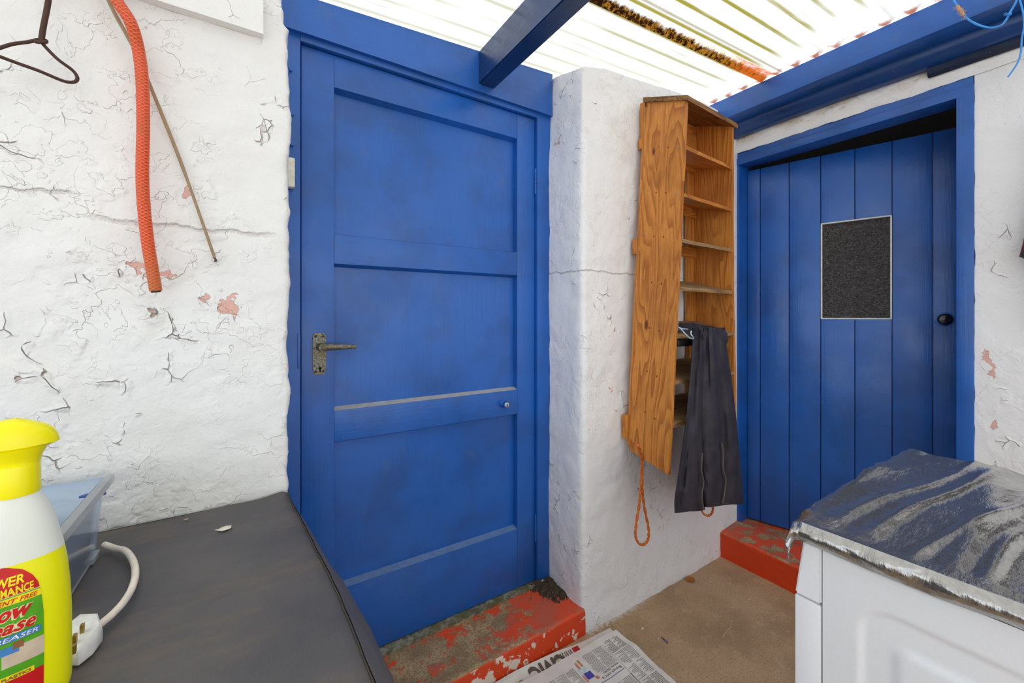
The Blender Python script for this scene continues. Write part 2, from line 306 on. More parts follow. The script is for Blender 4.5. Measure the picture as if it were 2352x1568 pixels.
def roof_mat():
    g = G('translucent_corrugated_sheet'); x, y, z = g.sep()
    P = .0762
    ph = g.math('FRACT', g.math('ADD', g.math('DIVIDE', g.math('SUBTRACT', y, 1.082), P), 20.5))    # .5 = line with a rust mark
    dr = g.math('ABSOLUTE', g.math('SUBTRACT', ph, .5))
    # green algae in every valley, brighter away from the left door
    al = g.sm(g.math('ADD', dr, g.math('MULTIPLY', g.math('SUBTRACT', g.noise(g.scale((4, 40, 4)), 1.5, 5, .7), .5), .10)),   .04, .15, 1, 0)
    al = g.math('MULTIPLY', al, g.sm(g.noise(g.scale((1.3, 9, 1)), 1, 3), .30, .50)); al = g.math('MULTIPLY', al, g.sm(y, .9, 1.25, 1, .5))
    al = g.math('MULTIPLY', al, g.sm(x, 1.80, 2.0, 1, .1))
    c = g.mix(g.math('MULTIPLY', al, 1.0), (.74, .75, .76), srgb(138, 130, 50))
    side = g.sm(dr, .2, .5); side = g.math('MULTIPLY', g.sm(g.math('ABSOLUTE', g.math('SUBTRACT', dr, .33)), .02, .10, 1, 0), g.sm(g.noise(g.scale((2, 20, 1)), 1, 4), .35, .6)); c = g.mix(g.math('MULTIPLY', side, .30), c, srgb(150, 146, 120))  # grey lines on both corrugation flanks: their shading put into the colour
    c = g.mix(g.math('MULTIPLY', g.sm(g.noise(g.scale((3, 30, 3)), 1, 5, .7), .5, .72), .4), c, srgb(170, 164, 138))
    # dirt trapped where two sheets lap
    jag = g.math('MULTIPLY', g.math('SUBTRACT', g.noise(g.scale((30, 12, 1)), 1.4, 5, .75), .5), .045)
    d = g.math('ADD', g.math('SUBTRACT', y, .985), jag)
    xr = g.math('MULTIPLY', g.sm(x, .86, .95), 1.0)
    band = g.math('MULTIPLY', g.math('MULTIPLY', g.sm(d, -.062, -.03), g.sm(g.math('SUBTRACT', y, .985), .018, .024, 1, 0)), xr)
    c = g.mix(g.math('MULTIPLY', band, g.math('MULTIPLY', g.sm(x, 1.1, 1.9, .15, .6), g.sm(g.noise(g.scale((8, 30, 1)), 2, 5, .7), .35, .6))), c, srgb(196, 150, 84))
    blk = g.math('MULTIPLY', g.math('MULTIPLY', g.sm(d, -.014, -.002), g.sm(g.math('SUBTRACT', y, .985), .018, .022, 1, 0)), xr)
    c = g.mix(blk, c, g.mix(g.sm(g.math('ADD', g.noise(g.co, 60, 4, .7), g.math('MULTIPLY', x, .08)), .55, .70), srgb(36, 18, 10), srgb(140, 96, 30)))
    thin = g.math('MULTIPLY', g.sm(g.math('ABSOLUTE', g.math('SUBTRACT', y, .915)), .002, .005, 1, 0), xr); c = g.mix(g.math('MULTIPLY', thin, .6), c, srgb(130, 112, 60))
    ru = g.math('MULTIPLY', band, g.sm(g.math('ADD', x, g.math('MULTIPLY', g.noise(g.co, 30, 4), .3)), 1.84, 2.12)); c = g.mix(g.math('MULTIPLY', ru, g.sm(g.noise(g.scale((12, 40, 1)), 2, 5, .7), .34, .56, .25, .85)), c, srgb(190, 84, 26))
    # rust marks where the fixings meet the beam
    e = g.vm('LENGTH', g.vm('MULTIPLY', g.n('CombineXYZ', X=g.math('SUBTRACT', x, 2.055), Y=g.math('MULTIPLY', g.math('SUBTRACT', ph, .5), P), Z=0.0).outputs[0], (1, 1.1, 1)))
    e = g.math('ADD', e, g.math('MULTIPLY', g.math('SUBTRACT', g.noise(g.co, 34, 4, .7), .5), .06)); c = g.mix(g.math('MULTIPLY', g.sm(e, .004, .034, 1, 0), .9), c, srgb(150, 72, 26))
    tr = g.n('BsdfTranslucent', Color=c).outputs[0]; df = g.n('BsdfDiffuse', Color=c).outputs[0]
    tp = g.n('BsdfTransparent', Color=c).outputs[0]
    m = g.n('MixShader', _0=.22, _1=tr, _2=df).outputs[0]
    return g.done(g.n('MixShader', _0=.06, _1=m, _2=tp).outputs[0])

# ------------------------------------------------------------------ room shell
def roofz(x): return H+1.113+.07*(x-2.05)
mb = MB(); mb.box((-3, -4, -.15), (2.4, 2, 0)); tag(obj('floor', mb, M_floor, smooth=False), 'brown worn concrete floor of the covered yard', kind='structure')

def ring_wall(path, nzv, top, wob, capto):
    """closed plan path [(x,y)], rows up to top(x,y), then drawn in over the top"""
    mb = MB(); n = len(path); rows = []
    for j in range(nzv+1):
        row = []
        for (x, y, nx, ny) in path:
            z = top(x, y)*j/nzv; d = wob(x, y, z); row.append(Vector((x+nx*d, y+ny*d, z)))
        rows.append(row)
    for k in (.15, .35, .65, 1.0):
        row = []
        for (x, y, nx, ny), p in zip(path, rows[nzv]):
            q = Vector(capto(x, y)); row.append(p.lerp(q, k)+Vector((0, 0, (q.z-p.z)*(math.sin(k*math.pi/2)-k)*1.0)))
        rows.append(row)
    vs = [p for r in rows for p in r]
    fs = [(j*n+i, j*n+(i+1) % n, (j+1)*n+(i+1) % n, (j+1)*n+i) for j in range(len(rows)-1) for i in range(n)]
    return mb.add(vs, fs)
def dense(poly, step, fine):
    """poly: [(x,y,nx,ny, is_fine)]"""
    out = []
    for a, b in zip(poly, poly[1:]+poly[:1]):
        L = math.hypot(b[0]-a[0], b[1]-a[1]); k = max(1, int(L/(fine if a[4] else step)))
        for i in range(k):
            t = i/k; nx, ny = a[2]+(b[2]-a[2])*t, a[3]+(b[3]-a[3])*t
            out.append((a[0]+(b[0]-a[0])*t, a[1]+(b[1]-a[1])*t, nx, ny))
    return out
# left wall: ragged right-hand edge read at several heights
edge = sorted([(onY(x, y, 1.2).z, onY(x, y, 1.2).x) for x, y in [(646, -150), (648, 0), (653, 40), (656, 60), (665, 66), (661, 90), (662, 140), (665, 200), (669, 290), (669, 322), (664, 336), (662, 400), (665, 480), (663, 560), (666, 650), (662, 760), (658, 800), (663, 850), (666, 900), (661, 960), (664, 1020), (660, 1125), (660, 1500)]])
def wobL(x, y, z): return .004*nz(x*4, y*4+2, z*4)+.002*nz(x*19, y*19, z*19)
cr = [(math.cos(a), math.sin(a)) for a in (math.radians(-90), math.radians(-60), math.radians(-30), 0)]
r_ = .012
poly = [(-2.3, 1.2, 0, -1, True), (-.2, 1.2, 0, -1, True)]+[(-r_+r_*c, 1.2+r_+r_*s, c, s, True) for c, s in cr]+[(0, 1.5, 1, 0, False), (0, 1.62, 0, 1, False), (-2.3, 1.62, 0, 1, False)]
pth = dense(poly, .1, .010)
def wl(x, y, z): return wobL(x, y, z)
mb = ring_wall(pth, 260, lambda x, y: roofz(x)-.02, wl, lambda x, y: (x, 1.45, roofz(x)-.012))
for v in mb.v:    # follow the ragged edge
    if v.x > -.3: v.x += (interp(edge, v.z)+.003*nz(1.7, 3.1, v.z*30, 3))*sstep(-.3, -.02, v.x)
tag(obj('wall_left', mb, M_wallL), 'white wall of peeling paint left of the blue panelled door', kind='structure')

# pier between the doors
tops = [(1.02, 2.25), (1.11, onY(1338, 148, 1.206).z)]+[(onY(x, y, 1.206).x, onY(x, y, 1.206).z) for x, y in [(1390, 156), (1450, 178), (1500, 196), (1560, 215), (1620, 238)]]+[(2.4, 2.30)]
def topP(x, y):
    t = interp(tops, x)
    if x < 1.3: t = lerp(t, onX(1257, 186, 1.11).z, sstep(1.206, 1.42, y))
    return t
def wobP(x, y, z):
    d = .007*nz(x*3, y*3+5, z*3)+.0025*nz(x*15, y*15, z*15)
    d += .006*math.exp(-((z-.02)/.05)**2)
    d -= .012*sstep(1.75, 2.3, z)*(1-sstep(1.11, 1.3, x))
    return d*(1-.95*sstep(1.9, 2.2, x))
r_ = .022
cr2 = [(math.cos(a), math.sin(a)) for a in (math.radians(180), math.radians(210), math.radians(240), math.radians(270))]
poly = [(1.108, 1.6, -1, 0, True), (1.108, 1.25, -1, 0, True)]+[(1.11+r_+r_*c, 1.206+r_+r_*s, c, s, True) for c, s in cr2]+[(1.3, 1.206, 0, -1, True), (2.24, 1.206, 0, -1, False), (2.24, 1.6, 0, 1, False)]
mb = ring_wall(dense(poly, .08, .009), 260, topP, wobP, lambda x, y: (max(x, 1.13), 1.44, roofz(x)-.02))
tag(obj('wall_back', mb, M_wallP), 'white rendered pier between the two blue doors', kind='structure')

# right-hand wall around the plank door
XB = 2.235
def wobR(y, z): return .003*nz(y*5, z*5, 3)+.0015*nz(y*20, z*20, 1)
mb = MB()
def frontR(u, v): y = lerp(.343, -3, u); z = lerp(0, 2.42, v); return (XB+wobR(y, z), y+(.003*nz(z*14, 2, 0) if u == 0 else 0), z)
mb.grid(frontR, 160, 150)
mb.box((XB+.004, -3, 0), (XB+.2, .335, 2.42))
mb.grid(lambda u, v: (lerp(XB+wobR(.343, lerp(0, 2.42, v)), XB+.2, u), .343+.003*nz(lerp(0, 2.42, v)*14, 2, 0)*(1-u), lerp(0, 2.42, v)), 2, 150)
def band(u, v):
    y = lerp(-2.9, 1.30, u); z = lerp(H+.878, H+1.02, v); k = sstep(-.05, .34, y); b = (.004+.013*math.sin(min(1, v*1.6)*math.pi))*k-.004*(1-k)
    return (XB-b+wobR(y, z)*2, y, z+(.006*nz(y*9, 4, 0) if v == 0 else 0))
mb.grid(band, 260, 24)
mb.box((XB+.006, .33, H+.885), (XB+.2, 1.3, 2.42))
tag(obj('wall_right', mb, M_wallR), 'smooth white wall around the blue plank door', kind='structure')

# dark store room behind the plank door, and the back of the first doorway
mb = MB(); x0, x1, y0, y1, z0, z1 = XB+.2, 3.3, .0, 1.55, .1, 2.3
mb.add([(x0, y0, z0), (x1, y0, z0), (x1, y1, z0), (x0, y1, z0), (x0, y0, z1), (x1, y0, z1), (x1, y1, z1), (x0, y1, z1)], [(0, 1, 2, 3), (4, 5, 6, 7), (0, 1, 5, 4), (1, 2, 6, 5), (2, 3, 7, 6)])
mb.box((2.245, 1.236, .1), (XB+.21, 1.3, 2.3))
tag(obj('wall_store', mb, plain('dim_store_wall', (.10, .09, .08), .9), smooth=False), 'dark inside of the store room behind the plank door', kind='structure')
mb = MB(); mb.box((-.2, 1.5, 0), (1.3, 1.6, 2.3)); tag(obj('wall_far', mb, M_dark, smooth=False), kind='structure')

# roof
mb = MB()
PIT = .0762
def rf(u, v):
    x = lerp(-2.6, 2.075, u); y = lerp(1.56, -1.6, v)
    return (x, y, roofz(x)+.012+.0085*math.cos(2*math.pi*(y-1.082)/PIT+math.pi))
mb.grid(rf, 24, 42*14)
M_roof = roof_mat()
tag(obj('ceiling', mb, M_roof), 'translucent white corrugated plastic roof stained green and brown', kind='structure')

# ------------------------------------------------------------------ timbers
mb = MB()
def fas(u, v):
    x = lerp(.03, 1.115, u); z = lerp(H+.865, roofz(x)-.002, v); return (x, 1.40+.0015*nz(x*6, z*6), z)
mb.grid(fas, 60, 10); mb.hexa([(.03, 1.402, H+.865), (1.115, 1.402, H+.865), (1.115, 1.46, H+.865), (.03, 1.46, H+.865), (.03, 1.402, roofz(.03)), (1.115, 1.402, roofz(1.115)), (1.115, 1.46, roofz(1.115)), (.03, 1.46, roofz(.03))])
mb.add([(.03, 1.40, H+.865), (1.115, 1.40, H+.865), (1.115, 1.402, H+.865), (.03, 1.402, H+.865)], [(0, 1, 2, 3)])
tag(obj('roof_plate', mb, M_bluex, origin='base'), 'wide blue board over the panelled door, carrying the roof sheets', 'timber')
xa, xb = .753, .822; yb = -1.55
mb = MB(); mb.hexa([(xa, 1.40, H+.893), (xb, 1.40, H+.893), (xb, yb, H+.893), (xa, yb, H+.893), (xa, 1.40, roofz(xa)-.002), (xb, 1.40, roofz(xb)-.002), (xb, yb, roofz(xb)-.002), (xa, yb, roofz(xa)-.002)], .004)
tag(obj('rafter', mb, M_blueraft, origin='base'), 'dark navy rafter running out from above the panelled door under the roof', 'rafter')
mb = MB(); mb.box((2.05, 1.35, H+1.005), (2.15, -1.7, H+1.108), .004)
tag(obj('eaves_beam', mb, M_bluey, origin='base'), 'square blue beam along the edge of the roof sheets above the plank door', 'beam')
mb = MB()
def pole(u, v):
    y = lerp(1.34, -1.9, u); a = 2*math.pi*v; r = .058+.003*nz(y*2, math.cos(a), math.sin(a)); return (2.205+r*math.cos(a), y, H+1.005+r*math.sin(a)+.004*math.sin(y*2.1)-.012*sstep(1, -.5, y))
mb.grid(pole, 90, 20)
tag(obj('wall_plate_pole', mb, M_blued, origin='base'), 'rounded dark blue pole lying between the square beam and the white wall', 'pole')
mb = MB(); mb.hexa([(2.195, .46, H+.925), (2.215, .46, H+.915), (2.215, -1.8, H+.90), (2.195, -1.8, H+.91), (2.195, .46, H+.96), (2.215, .46, H+.96), (2.215, -1.8, H+.96), (2.195, -1.8, H+.96)], .002)
tag(obj('flashing_strip', mb, blue_mat('tarred_strip', 'y', .10, .6), origin='base'), 'blackened strip under the round pole above the plank door, right end', 'strip')

# ------------------------------------------------------------------ door 1 (panelled)
YD = 1.43
d1 = thing('door_1', 'blue painted three-panel door with grey lever handle', None, (.59, YD, .12), kind='structure'); 
XL, XR = onY(692, 800, YD).x, onY(1228, 800, YD).x
zt, zb = onY(692, 103, YD).z, onY(1228, 1332, YD).z
XS1, XS2 = onY(768, 800, YD).x, onY(1188, 800, YD).x
zz = lambda x, y: onY(x, y, YD).z
r1 = (zz(768, 200)+zz(1188, 318))/2
r2t = (zz(768, 540)+zz(1188, 578))/2; r2b = (zz(768, 605)+zz(1188, 632))/2
r3t = (zz(770, 945)+zz(1188, 893))/2; r3b = (zz(770, 1015)+zz(1188, 950))/2
r4 = zz(1188, 1215)
TH = .046; RC = .028
mb = MB(); mb.box((XL, YD, zb), (XS1-.0006, YD+TH, zt), .0015); obj('stile', mb, M_blue, d1)
mb = MB(); mb.box((XS2+.0006, YD, zb), (XR, YD+TH, zt), .0015); obj('stile', mb, M_blue, d1)
def rail(za, zb_, sill=False):
    mb = MB(); mb.box((XS1, YD+.0006, za), (XS2, YD+TH, zb_), .0012)
    if sill: pass
    return obj('rail', mb, M_bluex, d1)
rail(r1, zt); rail(r2b, r2t); rail(r3b, r3t, True); rail(zb, r4, True)
M_dust = plain('dusty_ledge', srgb(168, 166, 166), .8)
for z, h in ((r2t, .0015), (r3t, .006), (r4, .006)):
    mb = MB(); mb.prism([(XS1, YD+.0008, z+.0002), (XS1, YD+RC+.001, z+.0002), (XS1, YD+RC+.001, z+h+.003)], (XS2-XS1, 0, 0)); tag(obj('dusty_ledge', mb, M_dust if z != r4 else plain('scuffed_ledge', srgb(96, 124, 168), .6), d1), 'dust-grey ledge')
for za, zc in ((r2t, r1), (r3t, r2b), (r4, r3b)):
    mb = MB(); mb.grid(lambda u, v: (lerp(XS1, XS2, u), YD+RC+.0006*nz(u*5, v*5, za), lerp(za, zc, v)), 40, 40); mb.box((XS1, YD+RC+.002, za), (XS2, YD+RC+.01, zc)); mb.prism([(XS1, YD+.001, zc+.0005), (XS1, YD+RC+.001, zc+.0005), (XS1, YD+RC+.001, zc-.009)], (XS2-XS1, 0, 0)); obj('panel', mb, M_blue, d1)
# frame
mb = MB(); mb.box((.04, 1.415, .06), (XL-.0035, 1.48, H+.90), .002); obj('door_jamb', mb, M_blue, d1)
mb = MB(); mb.box((XR+.0035, 1.415, .09), (1.13, 1.48, H+.90), .002); obj('door_jamb', mb, M_blue, d1)
mb = MB(); mb.box((XL-.0035, 1.415, zt+.0035), (XR+.0035, 1.48, H+.885), .002); obj('door_head', mb, M_bluex, d1)
mb = MB(); mb.box((XL-.004, YD+.041, zb-.03), (XR+.004, 1.49, zt+.004)); obj('rebate', mb, M_dark, d1)
# threshold under the door
def th_m():
    g = G('mossy_threshold'); n = g.noise(g.co, 40, 5, .7); x, y, z = g.sep()
    c = g.mix(g.sm(n, .4, .6), srgb(150, 148, 132), srgb(96, 92, 76)); c = g.mix(g.math('MULTIPLY', g.sm(g.noise(g.co, 14, 5, .7), .48, .6), .7), c, srgb(92, 92, 44))
    return g.done(g.bsdf(c, .8, g.bump(n, .003, 1)))
mb = MB(); mb.grid(lambda u, v: (lerp(.1, XR, u), lerp(1.408, 1.45, v)+.002*nz(u*20, v, 1)*(v == 0), zb-.004-.018*0), 60, 2)
mb.grid(lambda u, v: (lerp(.1, XR, u), 1.408+.002*nz(u*20, 0, 1)+.002*nz(u*40, v*3, 2), lerp(.075, zb-.004, v)), 90, 4); mb.box((.1, 1.415, .07), (XR, 1.47, zb-.006))
tag(obj('threshold', mb, th_m(), d1), 'grey mossy threshold')
# hinges (knuckles) on the right
for (ya, yc) in ((390, 445), (1180, 1240)):
    za, zc = zz(1230, ya), zz(1230, yc); mb = MB(); n = 5
    for i in range(n): 
        a = lerp(za, zc, i/n); b = lerp(za, zc, (i+1)/n); mb.lathe([(0.0, a+.001), (.0055, a+.001), (.0055, b-.001), (0.0, b-.001)], (XR+.002, YD-.004, 0), 12)
    mb.lathe([(.002, min(za, zc)-.006), (.004, min(za, zc)), (.003, max(za, zc)), (.002, max(za, zc)+.006)], (XR+.002, YD-.004, 0), 10)
    obj('hinge', mb, M_blue, d1)
mb = MB(); mb.box((XL-.012, 1.412, zz(690, 845)), (XL-.004, 1.42, zz(690, 765)), .001); obj('striker_plate', mb, M_blue, d1)
for y in (262, 332, 160):
    p = onY(671 if y != 160 else 667, y, 1.412); mb = MB(); mb.lathe([(.0025, -.012), (.003, 0), (.006, .001), (.0055, .004), (.001, .005)], p, 10, ax=(0, -1, .1)); obj('nail', mb, M_blue, d1)
# lever handle
hx, hz = onY(733, 812, YD).x, onY(733, 812, YD).z
def metal():
    g = G('corroded_grey_metal'); n = g.noise(g.co, 160, 4, .7); c = g.mix(g.sm(n, .42, .62), srgb(138, 134, 122), srgb(78, 70, 54)); c = g.mix(g.math('MULTIPLY', g.sm(g.noise(g.co, 40, 4), .5, .65), .7), c, srgb(112, 96, 60))
    return g.done(g.bsdf(c, .45, g.bump(n, .0006, .8), Metallic=.6))
M_met = metal()
W, HT = .0195, .066
pl = []
for i in range(32):
    a = 2*math.pi*i/32; c, s = math.cos(a), math.sin(a); wq = W*(1-.12*max(0, -s))
    pl.append((hx+wq*math.copysign(abs(c)**.35, c), YD-.001, hz+HT*math.copysign(abs(s)**.3, s)))
mb = MB(); mb.prism(pl, (0, -.005, 0)); kz = hz-.045
hp = obj('handle_plate', mb, M_met, d1); hp['label'] = 'corroded grey handle plate'; hp['_w'] = [0, 0, 0]
def under(o, parent): pass
hp['_w'] = list(world_of(d1))
mb = MB(); mb.lathe([(0, 0), (.0045, 0), (.0045, .0012), (0, .0012)], (hx+.002, YD-.006, kz), 16, ax=(0, -1, 0)); mb.box((hx-.0002, YD-.0072, kz-.014), (hx+.0042, YD-.006, kz)); tag(obj('keyhole', mb, M_dark, hp), 'black keyhole')
mb = MB(); lz = hz+.022
mb.lathe([(.013, .0), (.0115, .012), (.010, .03), (.010, .042)], (hx+.003, YD-.005, lz), 20, ax=(0, -1, 0))
LP = [(hx+.003, YD-.040, lz), (hx+.018, YD-.046, lz+.001), (hx+.045, YD-.048, lz+.001), (hx+.075, YD-.048, lz+.0), (hx+.102, YD-.046, lz-.001)]
mb.tube(LP, [.0115, .0115, .0098, .0082, .0066], 14); obj('lever', mb, M_met, hp)
for dx in (-.011, .011):
    for dz in (-.056, .055):
        mb = MB(); mb.lathe([(0, .0), (.004, .0), (.0032, .0022), (0, .0026)], (hx+dx, YD-.006, hz+dz), 12, ax=(0, -1, 0)); tag(obj('screw', mb, M_rust, hp), 'rusty screw')
# cylinder lock
p = onY(1156, 927, YD); mb = MB(); mb.lathe([(.016, 0), (.0155, .006), (.0125, .009), (.0125, .024), (.011, .027), (.0, .027)], p, 24, ax=(0, -1, 0)); cl = obj('cylinder_lock', mb, M_blue, d1)
cl['_w'] = list(world_of(d1))
mb = MB(); mb.lathe([(.0105, .026), (.0105, .029), (.008, .030), (.0, .030)], p, 20, ax=(0, -1, 0)); mm = obj('lock_face', mb, plain('bright_steel', srgb(196, 200, 206), .3, Metallic=.8), cl); mm['label'] = 'bright steel lock face'
mb = MB(); mb.box((p.x-.001, p.y-.0312, p.z-.006), (p.x+.001, p.y-.030, p.z+.006)); obj('key_slot', mb, M_dark, cl)

# ------------------------------------------------------------------ door 2 (planks)
d2 = thing('door_2', 'blue plank door standing ajar with a small obscured glass window', None, (2.28, .8, .13), kind='structure')
zh0, zh1 = H+.812, H+.882; zf = .128
mb = MB(); mb.box((XB-.006, 1.196, zf), (2.33, 1.235, zh0+.001), .0025); obj('door_jamb', mb, M_blue2, d2)
mb = MB(); mb.box((XB-.008, .343, zf), (2.33, .388, zh0+.001), .0025); obj('door_jamb', mb, M_blue2, d2)
mb = MB(); mb.box((XB-.008, .343, zh0), (2.33, 1.235, H+.848), .002); mb.box((XB+.0, .345, H+.846), (2.33, 1.235, zh1+.012), .002); obj('door_head', mb, M_bluey, d2)
n15 = (math.cos(math.radians(15)), math.sin(math.radians(15)), 0); e15 = Vector((n15[1], -n15[0], 0)); N15 = Vector(n15)
P0 = Vector((2.315, 1.196, 0))
pxs = [1717, 1746, 1812.5, 1885, 1963.5, 2049, 2142]
us = [(onP(x, 700, P0, N15)-Vector((P0.x, P0.y, 0))).dot(e15) for x in pxs]; us[0] = 0.0; us.append(us[-1]+.127); us.append(0)
zd0, zd1 = .142, H+.795
def LP3(u, z, d=0): return P0+e15*u+N15*d+Vector((0, 0, z))
wz1 = (LP3(us[3], 0)); 
def zat(x, y): return onP(x, y, P0, N15).z
wt = (zat(1886, 512)+zat(2050, 494))/2; wb = (zat(1886, 733)+zat(2050, 733))/2
lf = MB()
def plank(u0, u1, z0, z1):
    g_ = .0016; lf.obox((LP3((u0+u1)/2, (z0+z1)/2, .0175)), e15, N15, (0, 0, 1), (u1-u0)/2-g_, .0175, (z1-z0)/2, .0022)
for i in range(7):
    if i in (3, 4): plank(us[i], us[i+1], zd0, wb); plank(us[i], us[i+1], wt, zd1)
    else: plank(us[i], us[i+1], zd0, zd1)
for u0, u1 in zip(us[:7], us[1:8]):   # tongues behind the grooves
    if u0 < us[3] or u0 > us[4]: lf.obox(LP3((u0+u1)/2, (zd0+zd1)/2, .024), e15, N15, (0, 0, 1), (u1-u0)/2, .006, (zd1-zd0)/2)
for a, b in ((zd0, wb), (wt, zd1)): lf.obox(LP3((us[3]+us[5])/2, (a+b)/2, .024), e15, N15, (0, 0, 1), (us[5]-us[3])/2, .006, (b-a)/2)
leaf = obj('plank_leaf', lf, M_blue2, d2); leaf['_w'] = list(world_of(d2))
def glass_m():
    g = G('obscured_glass'); co = g.warp(g.scale((1, 1, 2.0)), 70, .006); v = g.n('TexVoronoi', {'feature': 'SMOOTH_F1'}, Vector=co, Scale=95, Smoothness=.4).outputs['Distance']
    n = g.noise(g.scale((1, 1, 2.4)), 110, 2, .5)
    h = g.math('ADD', v, n)
    gl = g.bsdf((.034, .033, .030), .10, g.bump(h, .006, 1.0), Specular_IOR_Level=.9)
    return g.done(gl)
mb = MB(); mb.obox(LP3((us[3]+us[5])/2, (wt+wb)/2, .012), e15, N15, (0, 0, 1), (us[5]-us[3])/2-.002, .002, (wt-wb)/2-.002)
tag(obj('glass_pane', mb, glass_m(), leaf), 'dark rippled obscured glass')
mb = MB(); bwd = .0065
for (ua, ub, za, zc) in ((us[3], us[3]+bwd, wb, wt), (us[5]-bwd, us[5], wb, wt), (us[3], us[5], wb, wb+bwd), (us[3], us[5], wt-bwd, wt)):
    mb.obox(LP3((ua+ub)/2, (za+zc)/2, .004), e15, N15, (0, 0, 1), (ub-ua)/2, .007, (zc-za)/2, .002)
tag(obj('white_beading', mb, plain('white_putty', srgb(224, 226, 222), .6), leaf), 'white painted beading')
p = onP(2168, 733, P0, N15); mb = MB(); mb.lathe([(.024, 0), (.024, .003), (.012, .006), (.009, .014), (.017, .022), (.0235, .032), (.0235, .040), (.017, .048), (.0, .051)], p, 28, ax=-N15)
kp = MB(); kp.lathe([(.031, 0), (.031, .0025), (.026, .004), (.0, .004)], onP(2168, 733, P0, N15), 28, ax=-N15); obj('knob_plate', kp, M_blue2, leaf)
tag(obj('door_knob', mb, plain('black_knob_enamel', (.01, .01, .014), .18), leaf), 'round black door knob')

# ------------------------------------------------------------------ steps
def block(name, m, x0, x1, y0, y1, h0, h1, amp, front, label, lowcorner=None):
    """rounded block with a lumpy skin; front 'y' faces the camera along -Y, 'x' along -X"""
    mb = MB()
    def fn(u, v):
        L = 2*math.pi
        r = .014
        # profile: bottom front -> top front (rounded) -> back
        a = u*1.0
        if front == 'y': along = lerp(x0, x1, v); top = lerp(h0, h1, v)
        else: along = lerp(y0, y1, v); top = lerp(h0, h1, .5)
        D = (y1-y0) if front == 'y' else (x1-x0)
        tot = (top-r)+r*1.57+(D-r); s = u*tot
        if s < top-r: d, z, nd, nzv = 0, s, -1, 0
        elif s < top-r+r*1.57: q = (s-top+r)/r; d, z, nd, nzv = r-r*math.cos(q), top-r+r*math.sin(q), -math.cos(q), math.sin(q)
        else: d, z, nd, nzv = r+(s-top+r-r*1.57), top+(h1-h0 if front == 'x' else 0)*(s-top)/D, 0, 1
        w_ = amp*nz(along*7, d*7, z*7)+amp*.35*nz(along*35, d*35, z*35)
        if front == 'y': return (along, y0+d+nd*w_, z+nzv*w_)
        return (x0+d+nd*w_, along, z+nzv*w_)
    mb.grid(fn, 70, 160)
    mb.box((x0+.01, y0+.01, 0), (x1-.002, y1, min(h0, h1)-.012))
    return tag(obj(name, mb, m, origin='base' if 0 else None), label, 'step')
block('door_step', step_mat('worn_red_paint', .72, 1.02), -.05, 1.118, 1.196, 1.43, .088, .098, .003, 'y', 'worn red painted concrete step below the panelled door')
block('door_step', step_mat('chipped_red_paint', 1.2, 2.9, False, .035), 2.07, 2.228, -.4, 1.205, .118, .135, .003, 'x', 'chipped red painted step below the plank door')

mb = MB(); mb.grid(lambda u, v: (lerp(2.226, 2.45, u), lerp(.34, 1.24, v), .132+.002*nz(u*3, v*9)), 12, 40); mb.box((2.23, .345, 0), (2.45, 1.235, .128))
tag(obj('door_sill', mb, step_mat('chipped_red_sill', 1.2, 2.6, False, .10)), 'chipped red sill inside the plank doorway', 'sill')
# ------------------------------------------------------------------ left wall things
bz = H+.690; bxr = onY(604, 89, 1.2).x
mb = MB(); mb.grid(lambda u, v: (lerp(-1.4, bxr, u), 1.176+.0008*nz(u*30, v*3), lerp(bz, bz+.105, v)), 60, 6); mb.hexa([(-1.4, 1.1765, bz), (bxr, 1.1765, bz), (bxr, 1.2, bz), (-1.4, 1.2, bz), (-1.4, 1.1765, bz+.105), (bxr, 1.1765, bz+.105), (bxr, 1.2, bz+.105), (-1.4, 1.2, bz+.105)])
tag(obj('wall_board', mb, wall_mat('board_paint', (.85, .85, .82), .2, (), .3, .1), origin='base'), 'long white painted board fixed high on the peeling wall', 'board')
# hose
def hose_m():
    g = G('orange_braided_hose'); x, y, z = g.sep()
    an = g.math('MULTIPLY', x, 560.0); bz_ = g.math('MULTIPLY', z, 860.0)
    a = g.math('SINE', g.math('ADD', an, bz_)); b = g.math('SINE', g.math('SUBTRACT', an, bz_)); k = g.math('MAXIMUM', a, b)
    c = g.mix(g.sm(k, .86, .99), srgb(212, 62, 16), srgb(236, 130, 74)); c = g.mix(g.sm(g.math('ADD', z, g.math('MULTIPLY', g.noise(g.co, 9, 3), .1)), .05, .17, .6, 0), c, srgb(176, 106, 52))
    c = g.mix(g.math('MULTIPLY', g.sm(g.noise(g.co, 11, 4), .5, .7), .4), c, srgb(160, 96, 34))
    return g.done(g.bsdf(c, .32, g.bump(k, .0008, .6)))
hp_ = [(205, -260), (222, -150), (243, -60), (268, 0), (300, 52), (318, 115), (327, 190), (329, 290), (327, 400), (331, 480), (340, 560), (350, 620), (358, 668)]
pts = [onY(x, y, 1.158 if y > 60 else 1.145) for x, y in hp_]
def smooth_path(p, k=5):
    p = [Vector(q) for q in p]; out = []
    for i in range(len(p)-1):
        a, b, c, d = p[max(0, i-1)], p[i], p[i+1], p[min(len(p)-1, i+2)]
        for j in range(k):
            t = j/k; out.append(.5*((2*b)+(c-a)*t+(2*a-5*b+4*c-d)*t*t+(3*b-a-3*c+d)*t**3))
    return out+[p[-1]]
ht = thing('garden_hose', 'orange braided hose hanging down the peeling white wall', 'hose', tuple(pts[-1]))
mb = MB(); mb.tube(smooth_path(pts, 8), .0112, 20); obj('hose_tube', mb, hose_m(), ht)
e0 = pts[-1]; ed = (pts[-1]-pts[-2]).normalized()
mb = MB(); mb.tube([e0-ed*.004, e0+ed*.003], .0085, 16); obj('hose_end', mb, M_rust, ht)
